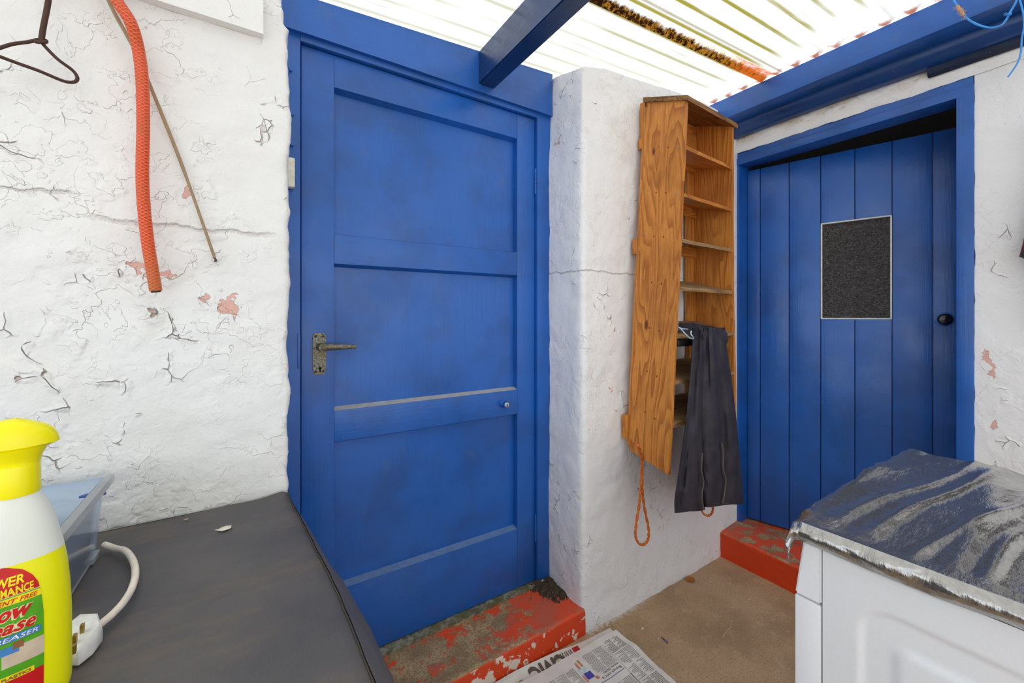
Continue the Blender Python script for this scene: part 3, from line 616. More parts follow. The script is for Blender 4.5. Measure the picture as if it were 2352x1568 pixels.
q = pts[0]; mb = MB(); mb.tube([q+Vector((0, .06, .02)), q+Vector((0, 0, -.012)), q+Vector((0, -.02, .0))], .004, 8); tag(obj('wall_hook', mb, M_rust, origin='base'), 'iron hook in the peeling wall that carries the orange hose', 'hook')
# rod
mb = MB(); mb.tube(smooth_path([onY(235, -40, 1.186), onY(258, 20, 1.186), onY(308, 112, 1.184), onY(345, 197, 1.184), onY(420, 385, 1.184), onY(493, 592, 1.184)], 6), [.0036]*25+[.0030]*6, 10)
tag(obj('thin_cane', mb, plain('pale_cane', srgb(158, 132, 100), .6), origin='base'), 'thin straight cane slanting down the wall from behind the orange hose', 'cane')
mb = MB(); q = onY(493, 594, 1.184); mb.tube([q+Vector((-.002, 0, .004)), q+Vector((.003, -.003, -.004)), q+Vector((0, .016, -.004))], .0022, 8); tag(obj('wall_nail', mb, M_rust, origin='base'), 'small rusty nail at the lower tip of the thin cane', 'nail')
# coat hanger
hn = Vector((.3746, -.927, 0)); hc = Vector((-.287, 1.165, 0))
hp2 = lambda x, y, d=0: onP(x, y, hc, hn)+hn*d
wire = [(86, 92), (60, 97), (30, 101), (0, 110), (-60, 130), (-130, 165), (-165, 160), (-140, 120), (-80, 100), (-20, 122), (0, 130), (40, 145), (90, 163), (140, 184), (162, 189), (175, 186), (177, 176), (165, 160), (135, 138), (112, 116), (96, 98)]
hg = thing('wire_coat_hanger', 'dark rusty wire coat hanger hanging high at the left edge', 'coat hanger', tuple(hp2(95, 95)))
mb = MB(); mb.tube(smooth_path([hp2(x, y) for x, y in wire], 5), .0030, 10); obj('hanger_frame', mb, M_rust, hg)
mb = MB(); mb.tube(smooth_path([hp2(x, y) for x, y in [(94, 98), (100, 60), (107, 25), (112, -5), (118, -60), (104, -95), (86, -80)]], 6), .0044, 10); 
tw = []
for i in range(26):
    a = i/25*2*math.pi*2.2; tw.append(hp2(93+14*math.cos(a), 93+5*math.sin(a)+i*.1, .004*math.sin(a)))
mb.tube(tw, .0028, 8); obj('hanger_hook', mb, M_rust, hg)
q = hp2(112, -93); mb = MB(); mb.tube([q+Vector((0, 0, -.004)), (q.x+.02, 1.21, q.z-.012)], .003, 8); tag(obj('wall_nail', mb, M_rust, origin='base'), 'rusty nail above the picture edge that carries the coat hanger', 'nail')
# white plastic box in the doorway reveal
mb = MB(); mb.box((.094, 1.386, onY(670, 432, 1.40).z), (onY(677, 400, 1.40).x, 1.415, onY(670, 364, 1.40).z), .006); tag(obj('bell_box', mb, plain('yellowed_plastic', srgb(232, 228, 208), .4), origin='base'), 'small yellowed white plastic box on the left jamb of the panelled door', 'box')

# ------------------------------------------------------------------ covered table
ZT = H-.45
def cover_m():
    g = G('charcoal_leathercloth'); n = g.noise(g.co, 5, 5, .6); f = g.noise(g.co, 260, 3, .6)
    c = g.mix(g.sm(n, .35, .65), (.080, .076, .083), (.110, .101, .096))
    du = g.math('MULTIPLY', g.sm(g.noise(g.scale((3, 9, 9)), 1.6, 6, .7), .48, .68), .5); c = g.mix(du, c, srgb(112, 98, 82))
    sc = g.math('MULTIPLY', g.sm(g.noise(g.scale((70, 3, 3)), 1, 4, .7), .58, .70), 1.0)
    # chalky streaks of scuffing
    st = g.sm(g.vm('LENGTH', g.vm('DIVIDE', g.vm('SUBTRACT', g.warp(g.co, 6, .06), (.0, .60, ZT)), (.055, .20, .3))), .5, 1.0, 1, 0)
    c = g.mix(g.math('MULTIPLY', g.math('MULTIPLY', st, sc), .8), c, srgb(140, 142, 152))
    sp = g.math('MULTIPLY', g.sm(g.vor(g.warp(g.scale((.7, 1, 1)), 60, .01), 38), 0, .07, 1, 0), g.sm(g.noise(g.co, 6, 3), .5, .56)); c = g.mix(g.math('MULTIPLY', sp, .7), c, srgb(166, 142, 118))
    h = g.math('ADD', g.math('MULTIPLY', f, .5), g.math('MULTIPLY', g.noise(g.co, 30, 4), .5))
    return g.done(g.bsdf(c, .55, g.bump(h, .0012, .8), Specular_IOR_Level=.35))
M_cov = cover_m()
ct = thing('covered_table', 'waist-high table under a fitted charcoal cover, foreground left', 'table', (-.5, .8, 0))
seam = [onZ(x, y, ZT) for x, y in [(660, 1132), (700, 1203), (748, 1293), (780, 1362), (811, 1435), (838, 1500), (864, 1568)]]
seamtab = sorted([(p.y, p.x) for p in seam]+[(.36, .137), (1.19, .085)])
YF, YBk, XLf = .36, 1.186, -1.15
def topz(x, y):
    z = ZT+.004*nz(x*3, y*3, 8)
    e = math.hypot(x-.088, (y-1.18)); z += .006*math.exp(-(e/.05)**2)
    z += .003*math.sin(60*math.hypot(x-.088, y-1.2))*math.exp(-e/.06)
    return z
def ctop(u, v):
    y = lerp(YF, YBk, v); xr = interp(seamtab, y)+.002*nz(y*12, 3); x = lerp(XLf, xr, u); return (x, y, topz(x, y)-.006*sstep(.99, 1, u))
mb = MB(); mb.grid(ctop, 130, 90)
def prof(k):   # drop -> outward offset
    return interp([(0, 0), (.012, .010), (.05, .030), (.14, .068), (.25, .105), (.35, .14), (.5, .165), (.76, .18)], k)
def side(u, v):
    y = lerp(YBk, YF, u); xr = interp(seamtab, y)+.002*nz(y*12, 3)
    k = [0, .006, .012, .03, .05, .08, .11, .14, .18, .22, .26, .3, .35, .42, .5, .6, .7, .76][round(v*17)]
    o = prof(k)*(.35+.65*sstep(1.19, .95, y)+.12*math.exp(-((y-.83)/.05)**2)*(k < .3)); n = .006*nz(y*6, k*5, 4)*min(1, k/.1)
    return (xr+o+n, y+.0*k, topz(xr, y)-.006*0-k)
mb.grid(side, 90, 17)
def front(u, v):
    k = .76*v; x = lerp(.137+prof(k), XLf-.0, u); return (x, YF-prof(k)*.6+.006*nz(x*6, k*4), topz(min(x, .137), YF)-k)
mb.grid(front, 80, 14)
mb.grid(lambda u, v: (XLf-prof(.76*v)*.5, lerp(YF, YBk, u), ZT-.76*v), 4, 8)
mb.grid(lambda u, v: (lerp(XLf, .085+prof(.76*v)*.3, u), YBk, topz(0, YBk)-.76*v), 8, 8)
obj('fitted_cover', mb, M_cov, ct)
mb = MB(); mb.tube([(interp(seamtab, y)+.002*nz(y*12, 3)-.001, y, topz(interp(seamtab, y), y)-.0035) for y in [lerp(YF, 1.175, i/60) for i in range(61)]], .0013, 6); obj('seam_piping', mb, plain('seam_thread', srgb(74, 66, 58), .7), ct)
for (x, y) in ((-1.05, .46), (-1.05, 1.1), (.02, 1.1), (.05, .46)):
    mb = MB(); mb.box((x-.02, y-.02, 0), (x+.02, y+.02, ZT-.02), .003); obj('leg', mb, M_black, ct)
# paint flake on the cover
def flake(p, r, seed, name, m, label, cat, group=None, thick=.002, curl=.25):
    rnd = random.Random(seed); mb = MB(); n = 14; pr = []
    for i in range(n):
        a = 2*math.pi*i/n; rr = r*(.65+.5*rnd.random()); pr.append((rr*math.cos(a)*1.2, rr*math.sin(a)*.8))
    vs = [Vector((p[0], p[1], p[2]+thick))]+[Vector((p[0]+x, p[1]+y, p[2]+.0006+curl*r*abs(nz(x*90+seed, y*90)))) for x, y in pr]+[Vector((p[0]+x*.9, p[1]+y*.9, p[2]+.0002)) for x, y in pr]
    fs = [(0, 1+i, 1+(i+1) % n) for i in range(n)]+[(1+i, 1+n+i, 1+n+(i+1) % n, 1+(i+1) % n) for i in range(n)]+[tuple(range(1+n, 1+2*n))]
    mb.add(vs, fs); return tag(obj(name, mb, m, origin='base'), label, cat, group)
M_flake = plain('paint_flake', srgb(226, 214, 200), .7)
q = onZ(515, 1214, ZT+.003); flake(q, .013, 3, 'paint_flake', M_flake, 'large pale paint flake lying on the charcoal cover', 'flake')
q = onZ(427, 1193, ZT+.003); flake(q, .004, 5, 'paint_flake', plain('tan_flake', srgb(176, 152, 110), .7), 'small tan flake left of the large flake on the charcoal cover', 'flake')

# ------------------------------------------------------------------ clear storage box
def clear_m(name, col, a):
    g = G(name); tp = g.n('BsdfTransparent', Color=tuple(lerp(1, c, .25) for c in col)).outputs[0]
    df = g.n('MixShader', _0=.5, _1=g.n('BsdfDiffuse', Color=col).outputs[0], _2=g.n('BsdfTranslucent', Color=col).outputs[0]).outputs[0]
    m = g.n('MixShader', _0=a, _1=tp, _2=df).outputs[0]
    gl = g.n('BsdfGlossy', Color=(1, 1, 1), Roughness=.12).outputs[0]
    fr = g.n('Fresnel', IOR=1.45).outputs[0]
    return g.done(g.n('MixShader', _0=fr, _1=m, _2=gl).outputs[0])
M_clear = clear_m('clear_polypropylene', (.68, .84, 1.0), .30); M_rim = clear_m('milky_rim', (.85, .88, .93), .5); M_cfoot = clear_m('clear_foot', (.80, .88, .95), .4)
bx = thing('storage_box', 'clear plastic storage box on the charcoal cover behind the spray bottle', 'box', (-.36, .97, ZT+.004))
zb0, zb1 = ZT+.006, ZT+.136
lo = [(-.236, .885), (-.236, 1.065), (-.47, 1.065), (-.47, .885)]; hi = [(-.232, .86), (-.232, 1.105), (-.50, 1.105), (-.50, .86)]
for i in range(4):
    j = (i+1) % 4; mb = MB(); (ax_, ay), (bx_, by) = lo[i], lo[j]; (cx_, cy), (dx_, dy) = hi[i], hi[j]
    c0 = Vector((sum(p[0] for p in lo)/4, sum(p[1] for p in lo)/4, 0))
    def ins(x, y, z, k=.0025): v = Vector((x, y, 0)); w_ = (c0-v).normalized()*k; return (x+w_.x, y+w_.y, z)
    mb.hexa([(ax_, ay, zb0), (bx_, by, zb0), ins(bx_, by, zb0), ins(ax_, ay, zb0), (cx_, cy, zb1), (dx_, dy, zb1), ins(dx_, dy, zb1), ins(cx_, cy, zb1)])
    obj('box_side', mb, M_clear, bx)
    mb = MB(); o_ = .010
    def outp(x, y, z, k): v = Vector((x, y, 0)); s = Vector((math.copysign(k, x-c0.x), math.copysign(k, y-c0.y), 0)); return (x+s.x, y+s.y, z)
    mb.hexa([(cx_, cy, zb1-.003), outp(cx_, cy, zb1-.003, o_), outp(dx_, dy, zb1-.003, o_), (dx_, dy, zb1-.003), (cx_, cy, zb1), outp(cx_, cy, zb1, o_), outp(dx_, dy, zb1, o_), (dx_, dy, zb1)])
    mb.hexa([outp(cx_, cy, zb1-.014, o_), outp(cx_, cy, zb1-.014, o_+.002), outp(dx_, dy, zb1-.014, o_+.002), outp(dx_, dy, zb1-.014, o_), outp(cx_, cy, zb1, o_), outp(cx_, cy, zb1, o_+.002), outp(dx_, dy, zb1, o_+.002), outp(dx_, dy, zb1, o_)])
    obj('box_rim', mb, M_rim, bx)
mb = MB(); mb.box((-.472, .882, zb0-.003), (-.234, 1.068, zb0), .001); obj('box_base', mb, M_cfoot, bx)
mb = MB(); mb.box((-.252, 1.03, zb0-.004), (-.230, 1.070, zb0+.006), .002); obj('box_foot', mb, M_cfoot, bx)
mb = MB(); mb.box((-.455, .895, zb0+.001), (-.243, 1.055, zb0+.058), .006); tag(obj('blue_tray', mb, plain('sky_blue_plastic', srgb(58, 132, 220), .4), origin='base'), 'sky blue tray lying inside the clear storage box', 'tray')
mb = MB(); mb.box((-.46, 1.068, zb0+.062), (-.30, 1.072, zb0+.074), .001); tag(obj('blue_strap', mb, plain('navy_strap', srgb(66, 96, 156), .5), origin='base'), 'flat navy strap against the back of the clear storage box', 'strap')
mb = MB(); mb.tube([(-.262, 1.085, zb0+.105), (-.25, 1.083, zb0+.106), (-.24, 1.08, zb0+.104), (-.225, 1.08, zb0+.106)], [.002, .004, .0035, .003], 8); tag(obj('blue_clip', mb, plain('navy_clip', srgb(60, 84, 150), .5), origin='base'), 'tiny navy clip near the far rim of the clear storage box', 'clip')
# cable and plug
M_wh = plain('white_plastic', srgb(240, 238, 230), .35)
pg = onZ(196, 1470, ZT+.02)
pl_t = thing('power_plug', 'white three-pin plug and its looping cable on the charcoal cover', 'plug', (pg.x, pg.y, ZT+.002))
cpx = [(240, 1250), (262, 1258), (288, 1265), (306, 1288), (311, 1318), (303, 1350), (284, 1382), (258, 1410), (232, 1432), (215, 1446)]
mb = MB(); mb.tube(smooth_path([onZ(x, y, ZT+.013) for x, y in cpx], 6), .0052, 14); obj('cable', mb, plain('yellowed_white_cable', srgb(240, 226, 208), .4), pl_t)
base = [onZ(x, y, ZT+.004) for x, y in [(236, 1472), (214, 1503), (180, 1530), (160, 1530), (158, 1500), (160, 1462), (184, 1442), (226, 1440)]]
cb = sum(base, Vector())/len(base)
mb = MB(); rings = []
for z, s in ((0, .96), (.003, 1.0), (.016, 1.0), (.021, .95), (.024, .82)): rings += [Vector((cb.x+(p.x-cb.x)*s, cb.y+(p.y-cb.y)*s, ZT+.004+z)) for p in base]
n = len(base); mb.add(rings, [(j*n+i, j*n+(i+1) % n, (j+1)*n+(i+1) % n, (j+1)*n+i) for j in range(4) for i in range(n)]+[tuple(range(n))[::-1], tuple(range(4*n, 5*n))]); obj('plug_body', mb, M_wh, pl_t)
def pin(x, y, wh, h0=.024):
    q = onZ(x, y, ZT+.028); mb = MB(); mb.box((q.x-.002, q.y-.0032, ZT+.027), (q.x+.002, q.y+.0032, ZT+.027+.012), .0006); tag(obj('plug_pin', mb, plain('brass', srgb(168, 136, 70), .3, Metallic=.8), pl_t), 'brass pin')
    mb = MB(); mb.box((q.x-.0026, q.y-.0038, ZT+.024), (q.x+.0026, q.y+.0038, ZT+.0285), .0006); obj('pin_sleeve', mb, M_wh, pl_t)
pin(189, 1452, 0); pin(172, 1476, 0); pin(170, 1500, 0)

# ------------------------------------------------------------------ spray bottle
KB = .93; bc = Vector((-.236*KB, .748*KB, 0)); fd = Vector((.3008, -.9537, 0)); rd = Vector((.9537, .3008, 0))
BT = [(-.480, .036, .020), (-.4795, .041, .025), (-.473, .0455, .030), (-.4617, .0476, .032), (-.3766, .0475, .032), (-.339, .046, .032), (-.3135, .044, .031), (-.289, .0405, .029), (-.256, .034, .026), (-.2346, .028, .023), (-.222, .0225, .0205), (-.212, .0185, .0185)]
A_ = lambda z: interp([(q[0], q[1]) for q in BT], z)
B_ = lambda z: interp([(q[0], q[2]) for q in BT], z)
def catm(tab, z):
    # smooth lookup of a profile
    return (interp(tab, z-.006)+interp(tab, z)*2+interp(tab, z+.006))/4
As = lambda z: catm([(q[0], q[1]) for q in BT], z) if z > -.47 else A_(z)
Bs = lambda z: catm([(q[0], q[2]) for q in BT], z) if z > -.47 else B_(z)
def bsurf(phi, z, off=0):
    a, b = As(z)+off, Bs(z)+off; c, s = math.cos(phi), math.sin(phi); e = .86
    return bc+rd*(KB*a*math.copysign(abs(s)**e, s))+fd*(KB*b*math.copysign(abs(c)**e, c))+Vector((0, 0, H+z*KB))
sb = thing('spray_bottle', 'spray bottle half full of bright yellow cleaner at the lower left corner', 'bottle', (bc.x, bc.y, ZT+.003))
ZL = -.2915
def milky():
    g = G('milky_bottle_plastic'); col = srgb(242, 245, 236)
    a = g.n('MixShader', _0=.15, _1=g.bsdf(col, .35), _2=g.n('BsdfTranslucent', Color=col).outputs[0]).outputs[0]; return g.done(a)
def yellowm(name, col, rough, tr=.4):
    g = G(name); return g.done(g.n('MixShader', _0=tr, _1=g.bsdf(col, rough), _2=g.n('BsdfTranslucent', Color=col).outputs[0]).outputs[0])
M_liq = yellowm('yellow_cleaner_in_plastic', (1.0, .96, .0), .3, .12); M_cap = yellowm('yellow_cap_plastic', (1.0, .90, .0), .25, .05)
def part_grid(z0, z1, n): 
    mb = MB(); mb.grid(lambda u, v: bsurf(2*math.pi*v, lerp(z0, z1, u)), n, 64); return mb
mb = part_grid(-.4799, ZL, 40); mb.add([bsurf(2*math.pi*k/32, -.4799) for k in range(32)], [tuple(range(32))]); mb.add([bsurf(2*math.pi*k/32, ZL, -.001) for k in range(32)], [tuple(range(32))]); tag(obj('liquid_fill', mb, M_liq, sb), 'bright yellow liquid behind the clear plastic')
obj('bottle_shoulder', part_grid(ZL, -.212, 30), milky(), sb)
up = Vector((0, 0, 1)); C3 = Vector((0, 0, 0))
def shrink(mb): mb.v = [bc+Vector((v.x*KB, v.y*KB, H+v.z*KB)) for v in mb.v]; return mb
mb = MB(); mb.lathe([(.017, -.2165), (.0212, -.2160), (.0216, -.214), (.0209, -.182), (.0202, -.1795), (.017, -.179)], C3, 40); obj('collar', shrink(mb), M_cap, sb)
mb = MB()
def hood(u, v):
    a = 2*math.pi*v; t = u   # 0 bottom rim, 1 top
    Lr = .037 if math.cos(a) > 0 else .062
    zz_ = [-.1615, -.1575, -.152, -.146, -.140, -.1345, -.130, -.1270, -.1252, -.1245]; sc = [.80, 1.0, .985, .945, .875, .77, .63, .46, .26, .0]
    k = round(u*9); c, s = math.cos(a), math.sin(a); p = C3+rd*(Lr*sc[k]*math.copysign(abs(c)**1.0, c))+fd*(.0225*sc[k]*s)
    return p+up*(zz_[k]+.009*(1-u)*(-max(0, c)**2*.0)-.012*(abs(c)**2)*(u > .1)*(u)*(.5 if c > 0 else .1))
mb.grid(hood, 9, 48); mb.lathe([(.024, -.160), (.0225, -.165), (.0195, -.172), (.0185, -.1795)], C3, 40, ux=rd, sx=1.15); obj('spray_head', shrink(mb), M_cap, sb)
mb = MB(); mb.tube(smooth_path([C3-rd*.03+up*-.162, C3-rd*.043+up*-.180, C3-rd*.046+up*-.205, C3-rd*.040+up*-.235], 4), .006, 10); obj('trigger', shrink(mb), M_cap, sb)
# label on the bottle
LU0, LHW = -.0075, interp
def hw(z): return interp([(-.47, .0265), (-.40, .0272), (-.356, .0268), (-.331, .0248), (-.3187, .0225), (-.309, .0185), (-.300, .0125), (-.2925, .004), (-.2910, .0002)], z)
def lab(u, z, off): a = As(z); return bsurf(math.asin(max(-.999, min(.999, u/a)))**1, z, off)
lm = [plain('label_red', srgb(206, 12, 14), .4), plain('label_green', srgb(84, 164, 18), .4), plain('label_yellow', srgb(250, 222, 10), .4), plain('label_blue', srgb(70, 130, 190), .4), plain('label_photo_grey', srgb(206, 186, 160), .4), plain('label_photo_brown', srgb(140, 92, 54), .4), plain('label_cream', srgb(236, 226, 170), .4)]
def labgrid(mb, mi, z0, z1, f0=-1.0, f1=1.0, off=.0006, nu=24, nv=8, us_=None):
    mb.cur = mi; mb.grid(lambda u, v: lab((LU0+hw(lerp(z0, z1, v))*lerp(f0, f1, u)) if us_ is None else lerp(us_[0], us_[1], u), lerp(z0, z1, v), off), nu, nv); mb.cur = 0
mb = MB(); labgrid(mb, 0, -.3255, -.2910, nv=20); labgrid(mb, 1, -.3275, -.3255); labgrid(mb, 2, -.3355, -.3275); labgrid(mb, 1, -.4215, -.3355, nv=16); labgrid(mb, 0, -.465, -.4215)
labgrid(mb, 6, -.3262, -.3255, off=.0008)
labgrid(mb, 2, -.4225, -.4165, -1, .72, .0009)
labgrid(mb, 4, -.407, -.385, .0, 1.0, .0008); labgrid(mb, 5, -.413, -.384, -1, -.05, .0008); labgrid(mb, 3, -.392, -.383, -.15, .35, .0010); labgrid(mb, 5, -.388, -.380, .25, .45, .0011)
lbl = obj('label', mb, lm, sb); lbl['_w'] = list(world_of(sb)); lbl['label'] = 'red, yellow and green printed label'
def ltext(txt, uc, w, z, h, m, off=.0012, bold=.03, shear=0.0, name='lettering', back=None, slope=0.0):
    vs, fs, asp = text_geo(txt, bold, shear); mb = MB(); mb.add([lab(uc+(x-.5)*w, z+y*h+slope*(x-.5)*w, off) for x, y in vs], fs); return obj(name, mb, m, lbl)
for t, w_, z, h, m, of, bo, sh in (('POWER', .0275, -.3135, .0105, lm[2], .0012, .03, .1), ('PERFORMANCE', .0400, -.3245, .0090, lm[2], .0012, .03, .0), ('SOLVENT FREE', .0380, -.3342, .0050, lm[0], .0012, .01, .3),
        ('Elbow', .038, -.3515, .0160, lm[0], .0019, .03, .35), ('Grease', .043, -.3672, .0146, lm[0], .0019, .02, .35)):
    if t in ('Elbow', 'Grease'): ltext(t, LU0-.001, w_*1.03, z-.0004, h*1.05, lm[6], .0011, .08, sh)
    ltext(t, LU0-.001+(.004 if t == 'SOLVENT FREE' else 0), w_, z, h, m, of, bo, sh)
mb = MB(); mb.grid(lambda u, v: lab(lerp(-.030, .0165, u), lerp(-.3780, -.3705, v)+.0*u, .0014), 20, 3); obj('banner', mb, lm[3], lbl)
ltext('DEGREASER', LU0+.001, .042, -.3767, .0048, plain('label_white', srgb(235, 238, 240), .4), .0018, .01, .2)
ltext('METALS', LU0-.012, .013, -.4212, .0035, lm[5], .0016); ltext('PLASTICS', LU0+.0085, .017, -.4212, .0035, lm[5], .0016)

# ------------------------------------------------------------------ tall wooden shelf rack on the pier
fdir = Vector((math.cos(math.radians(3.6)), math.sin(math.radians(3.6)), 0)); bdir = Vector((-.068, .9977, 0))
LT = Vector((1.4396, .9765, H+.838)); LB = Vector((1.336, .981, H-.599))
def L(z): t = (LT.z-z)/(LT.z-LB.z); return Vector((lerp(LT.x, LB.x, t), lerp(LT.y, LB.y, t), z))
def Rt(z):
    w_ = interp([(H-.60, .537), (H-.2, .496), (H+.113, .452), (H+.834, .386)], z); return L(z)+fdir*w_
DEP = .178
def tilt(z): return interp([(H-.6, .27), (H+.2, .30), (H+.84, .40)], z)
rk = thing('shelf_rack', 'tall narrow varnished pine rack of sloping shelves hung on the white pier', 'shelf unit', (1.6, 1.15, H-.60))
TK = .017
def panel(edge, sgn, zt_, zb_, name):
    mb = MB(); N = 40
    def fn(u, v):   # v around cross-section
        z = lerp(zb_, zt_, u); return z
    rings = []
    for i in range(N+1):
        z = lerp(zb_, zt_, i/N); p = edge(z)+Vector((0, .0015*nz(z*5, sgn), 0)); b = p+bdir*DEP+Vector((0, 0, DEP*tilt(z))); o = fdir*TK*sgn
        rings += [p, p+o, b+o, b]
    vs = rings; fs = [(i*4+k, i*4+(k+1) % 4, (i+1)*4+(k+1) % 4, (i+1)*4+k) for i in range(N) for k in range(4)]+[(3, 2, 1, 0), (N*4, N*4+1, N*4+2, N*4+3)]
    mb.add(vs, fs); return obj(name, mb, M_wood, rk, smooth=False)
pL = panel(L, 1, H-.60, H+.838, 'side_panel'); pR = panel(Rt, -1, H-.62, H+.838, 'side_panel')
def shelf(zl, m=M_woodgrey, th=.014, fr=0.0, name='shelf', over=0.0, dep=DEP, lift=0):
    a = L(zl)+fdir*(TK-.0 if not over else -over); b = Rt(zl)-fdir*(TK if not over else -over); f0 = -bdir*fr
    k = Vector((0, 0, dep*(tilt(zl) if over else .28)*(dep/DEP if False else 1)))
    a, b = a+f0, b+f0; ba = a+bdir*(dep+fr)+k; bb = b+bdir*(dep+fr)+k; d = Vector((0, 0, -th))
    mb = MB(); N = 24; vs = []
    for i in range(N+1):
        t = i/N; p = a.lerp(b, t)+Vector((0, 0, .0012*nz(t*9, zl*3))); q = ba.lerp(bb, t); vs += [p+d, p, q, q+d]
    fs = [(i*4+j, i*4+(j+1) % 4, (i+1)*4+(j+1) % 4, (i+1)*4+j) for i in range(N) for j in range(4)]+[(0, 1, 2, 3), (N*4+3, N*4+2, N*4+1, N*4)]
    mb.add(vs, fs); return obj(name, mb, m, rk, smooth=False)
def zL(y, x): return onP(x, y, LT, fdir.cross(Vector((0, 0, 1)))).z
sz = [zL(333, 1573), zL(441, 1567), zL(546, 1560), zL(658, 1555), zL(770, 1547), zL(878, 1541), zL(980, 1536)]
for i, z in enumerate(sz): shelf(z, M_woodgrey if i > 1 else M_woodx)
shelf(H+.853, M_woodtop, .019, .012, 'top_board', .010, DEP+.012)
# back frame: two stiles, a back board at the top and cross rails
def bk(z, x_t, d=0.0): 
    p = L(z).lerp(Rt(z), x_t)+bdir*(DEP+d); return Vector((p.x, p.y, z))
def stile(t0, t1):
    mb = MB(); N = 20; vs = []
    for i in range(N+1):
        z = lerp(H-.535, H+.89, i/N); a, b = bk(z, t0), bk(z, t1); o = bdir*.017; vs += [a, b, b+o, a+o]
    fs = [(i*4+k, i*4+(k+1) % 4, (i+1)*4+(k+1) % 4, (i+1)*4+k) for i in range(N) for k in range(4)]+[(3, 2, 1, 0), (N*4, N*4+1, N*4+2, N*4+3)]
    mb.add(vs, fs); obj('back_stile', mb, M_wood, rk, smooth=False)
stile(.0, .14); stile(.84, 1.0)
def cross(z0, z1, m=M_woodx, name='back_rail', d=-.013):
    a, b, c, e = bk(z0, .04, d), bk(z0, .96, d), bk(z1, .04, d), bk(z1, .96, d); o = bdir*.012
    mb = MB(); mb.hexa([a, b, b+o, a+o, c, e, e+o, c+o], .001); obj(name, mb, m, rk, smooth=False)
cross(sz[0]+.05, H+.895, M_woodx, 'back_board'); cross(sz[1]-.012, sz[1]+.034); cross(sz[2]-.022, sz[2]+.022); cross(sz[0]+.015, sz[0]+.045)
# wall cleats on the left, seen from the side
for (x0_, x1_, ya, yc) in ((1474, 1490, 236, 322), (1470, 1484, 318, 342), (1456, 1464, 548, 584), (1432, 1440, 952, 1006)):
    p = onY(x0_, ya, 1.186); q = onY(x0_, yc, 1.186); mb = MB(); mb.box((p.x, 1.168, q.z), (p.x+.06, 1.196, p.z), .002); obj('wall_cleat', mb, M_wood, rk)
# screws along the side panel
M_scr = plain('grey_screw', srgb(150, 150, 146), .35, Metallic=.7); M_hole = plain('stopped_screw_hole', srgb(86, 44, 30), .7)
for si, z in enumerate(sz):
    for k, t in enumerate((.14, .37, .62, .88)):
        p = L(z)+bdir*(DEP*(1-t))+Vector((0, 0, DEP*(1-t)*.31-.008+.003*math.sin(si*7+k*3))); mb = MB()
        mb.lathe([(.0032, -.001), (.0032, .0008), (.0022, .0012), (0, .0006)], p-fdir*.0002, 10, ax=-fdir); obj('screw', mb, M_scr if k in (0, 3) else M_hole, pL)
# ropes
def rope_m(name, a, b):
    g = G(name); n = g.noise(g.scale((240, 240, 130)), 1, 3, .7); return g.done(g.bsdf(g.mix(g.sm(n, .4, .62), a, b), .8, g.bump(n, .002, 1)))
M_rope = rope_m('orange_rope', srgb(232, 124, 44), srgb(184, 84, 28)); M_rope2 = rope_m('bright_orange_rope', srgb(248, 106, 24), srgb(216, 76, 14)); M_blt = rope_m('pale_blue_cord', srgb(206, 226, 234), srgb(130, 160, 182))
YR = 1.09
def rope(name, m, px, r, label, Y=YR, k=6, closed=False, fuzz=()):
    pts = smooth_path([onY(x, y, yy) for x, y, yy in px], k); N = len(pts); mb = MB()
    for s in (0, 1):
        tw_ = []
        for i, p in enumerate(pts):
            a = i*1.1+s*math.pi; tw_.append(p+Vector((math.cos(a), math.sin(a), math.sin(a)*.5))*r*.42)
        mb.tube(tw_, r*.72, 8)
    return tag(obj(name, mb, m, origin='base'), label, 'rope')
rope('orange_rope', M_rope, [(1466, 1022, 1.03), (1474, 1045, 1.08), (1474, 1075, 1.1), (1472, 1120, 1.1), (1468, 1160, 1.1), (1461, 1205, 1.1), (1460, 1232, 1.1), (1468, 1248, 1.1), (1480, 1249, 1.1), (1489, 1236, 1.1), (1489, 1210, 1.1), (1480, 1165, 1.1), (1475, 1120, 1.1), (1475, 1075, 1.1), (1476, 1052, 1.09)], .0052, 'orange rope hanging in a long loop from the foot of the pine rack')
mb = MB()
def PLp(x, y, off=.004): return onP(x, y, L(H-.4)-fdir*off, fdir)
for path in ([(1463, 1003), (1461, 1010), (1464, 1016), (1466, 1022)], [(1481, 1012), (1476, 1018), (1470, 1020), (1466, 1022)], [(1464, 1022), (1470, 1026), (1466, 1030), (1458, 1034)], [(1463, 1003), (1470, 1005)]):
    mb.tube(smooth_path([PLp(x, y, .006) for x, y in path], 4), .0042, 8)
tag(obj('rope_knot', mb, M_rope2, origin='base'), 'bright orange knotted rope end on the side of the pine rack', 'rope')
mb = MB(); q = PLp(1450, 1031, .0005); mb.lathe([(0, .0), (.006, .0), (.006, .001), (0, .001)], q, 14, ax=-fdir); obj('rope_hole', mb, M_dark, pL)
rope('orange_rope', M_rope, [(1606, 1150, 1.02), (1610, 1168, 1.02), (1618, 1181, 1.02), (1628, 1184, 1.02), (1636, 1176, 1.02), (1637, 1160, 1.02), (1632, 1140, 1.02)], .0045, 'short orange rope loop showing below the hem of the black trousers')

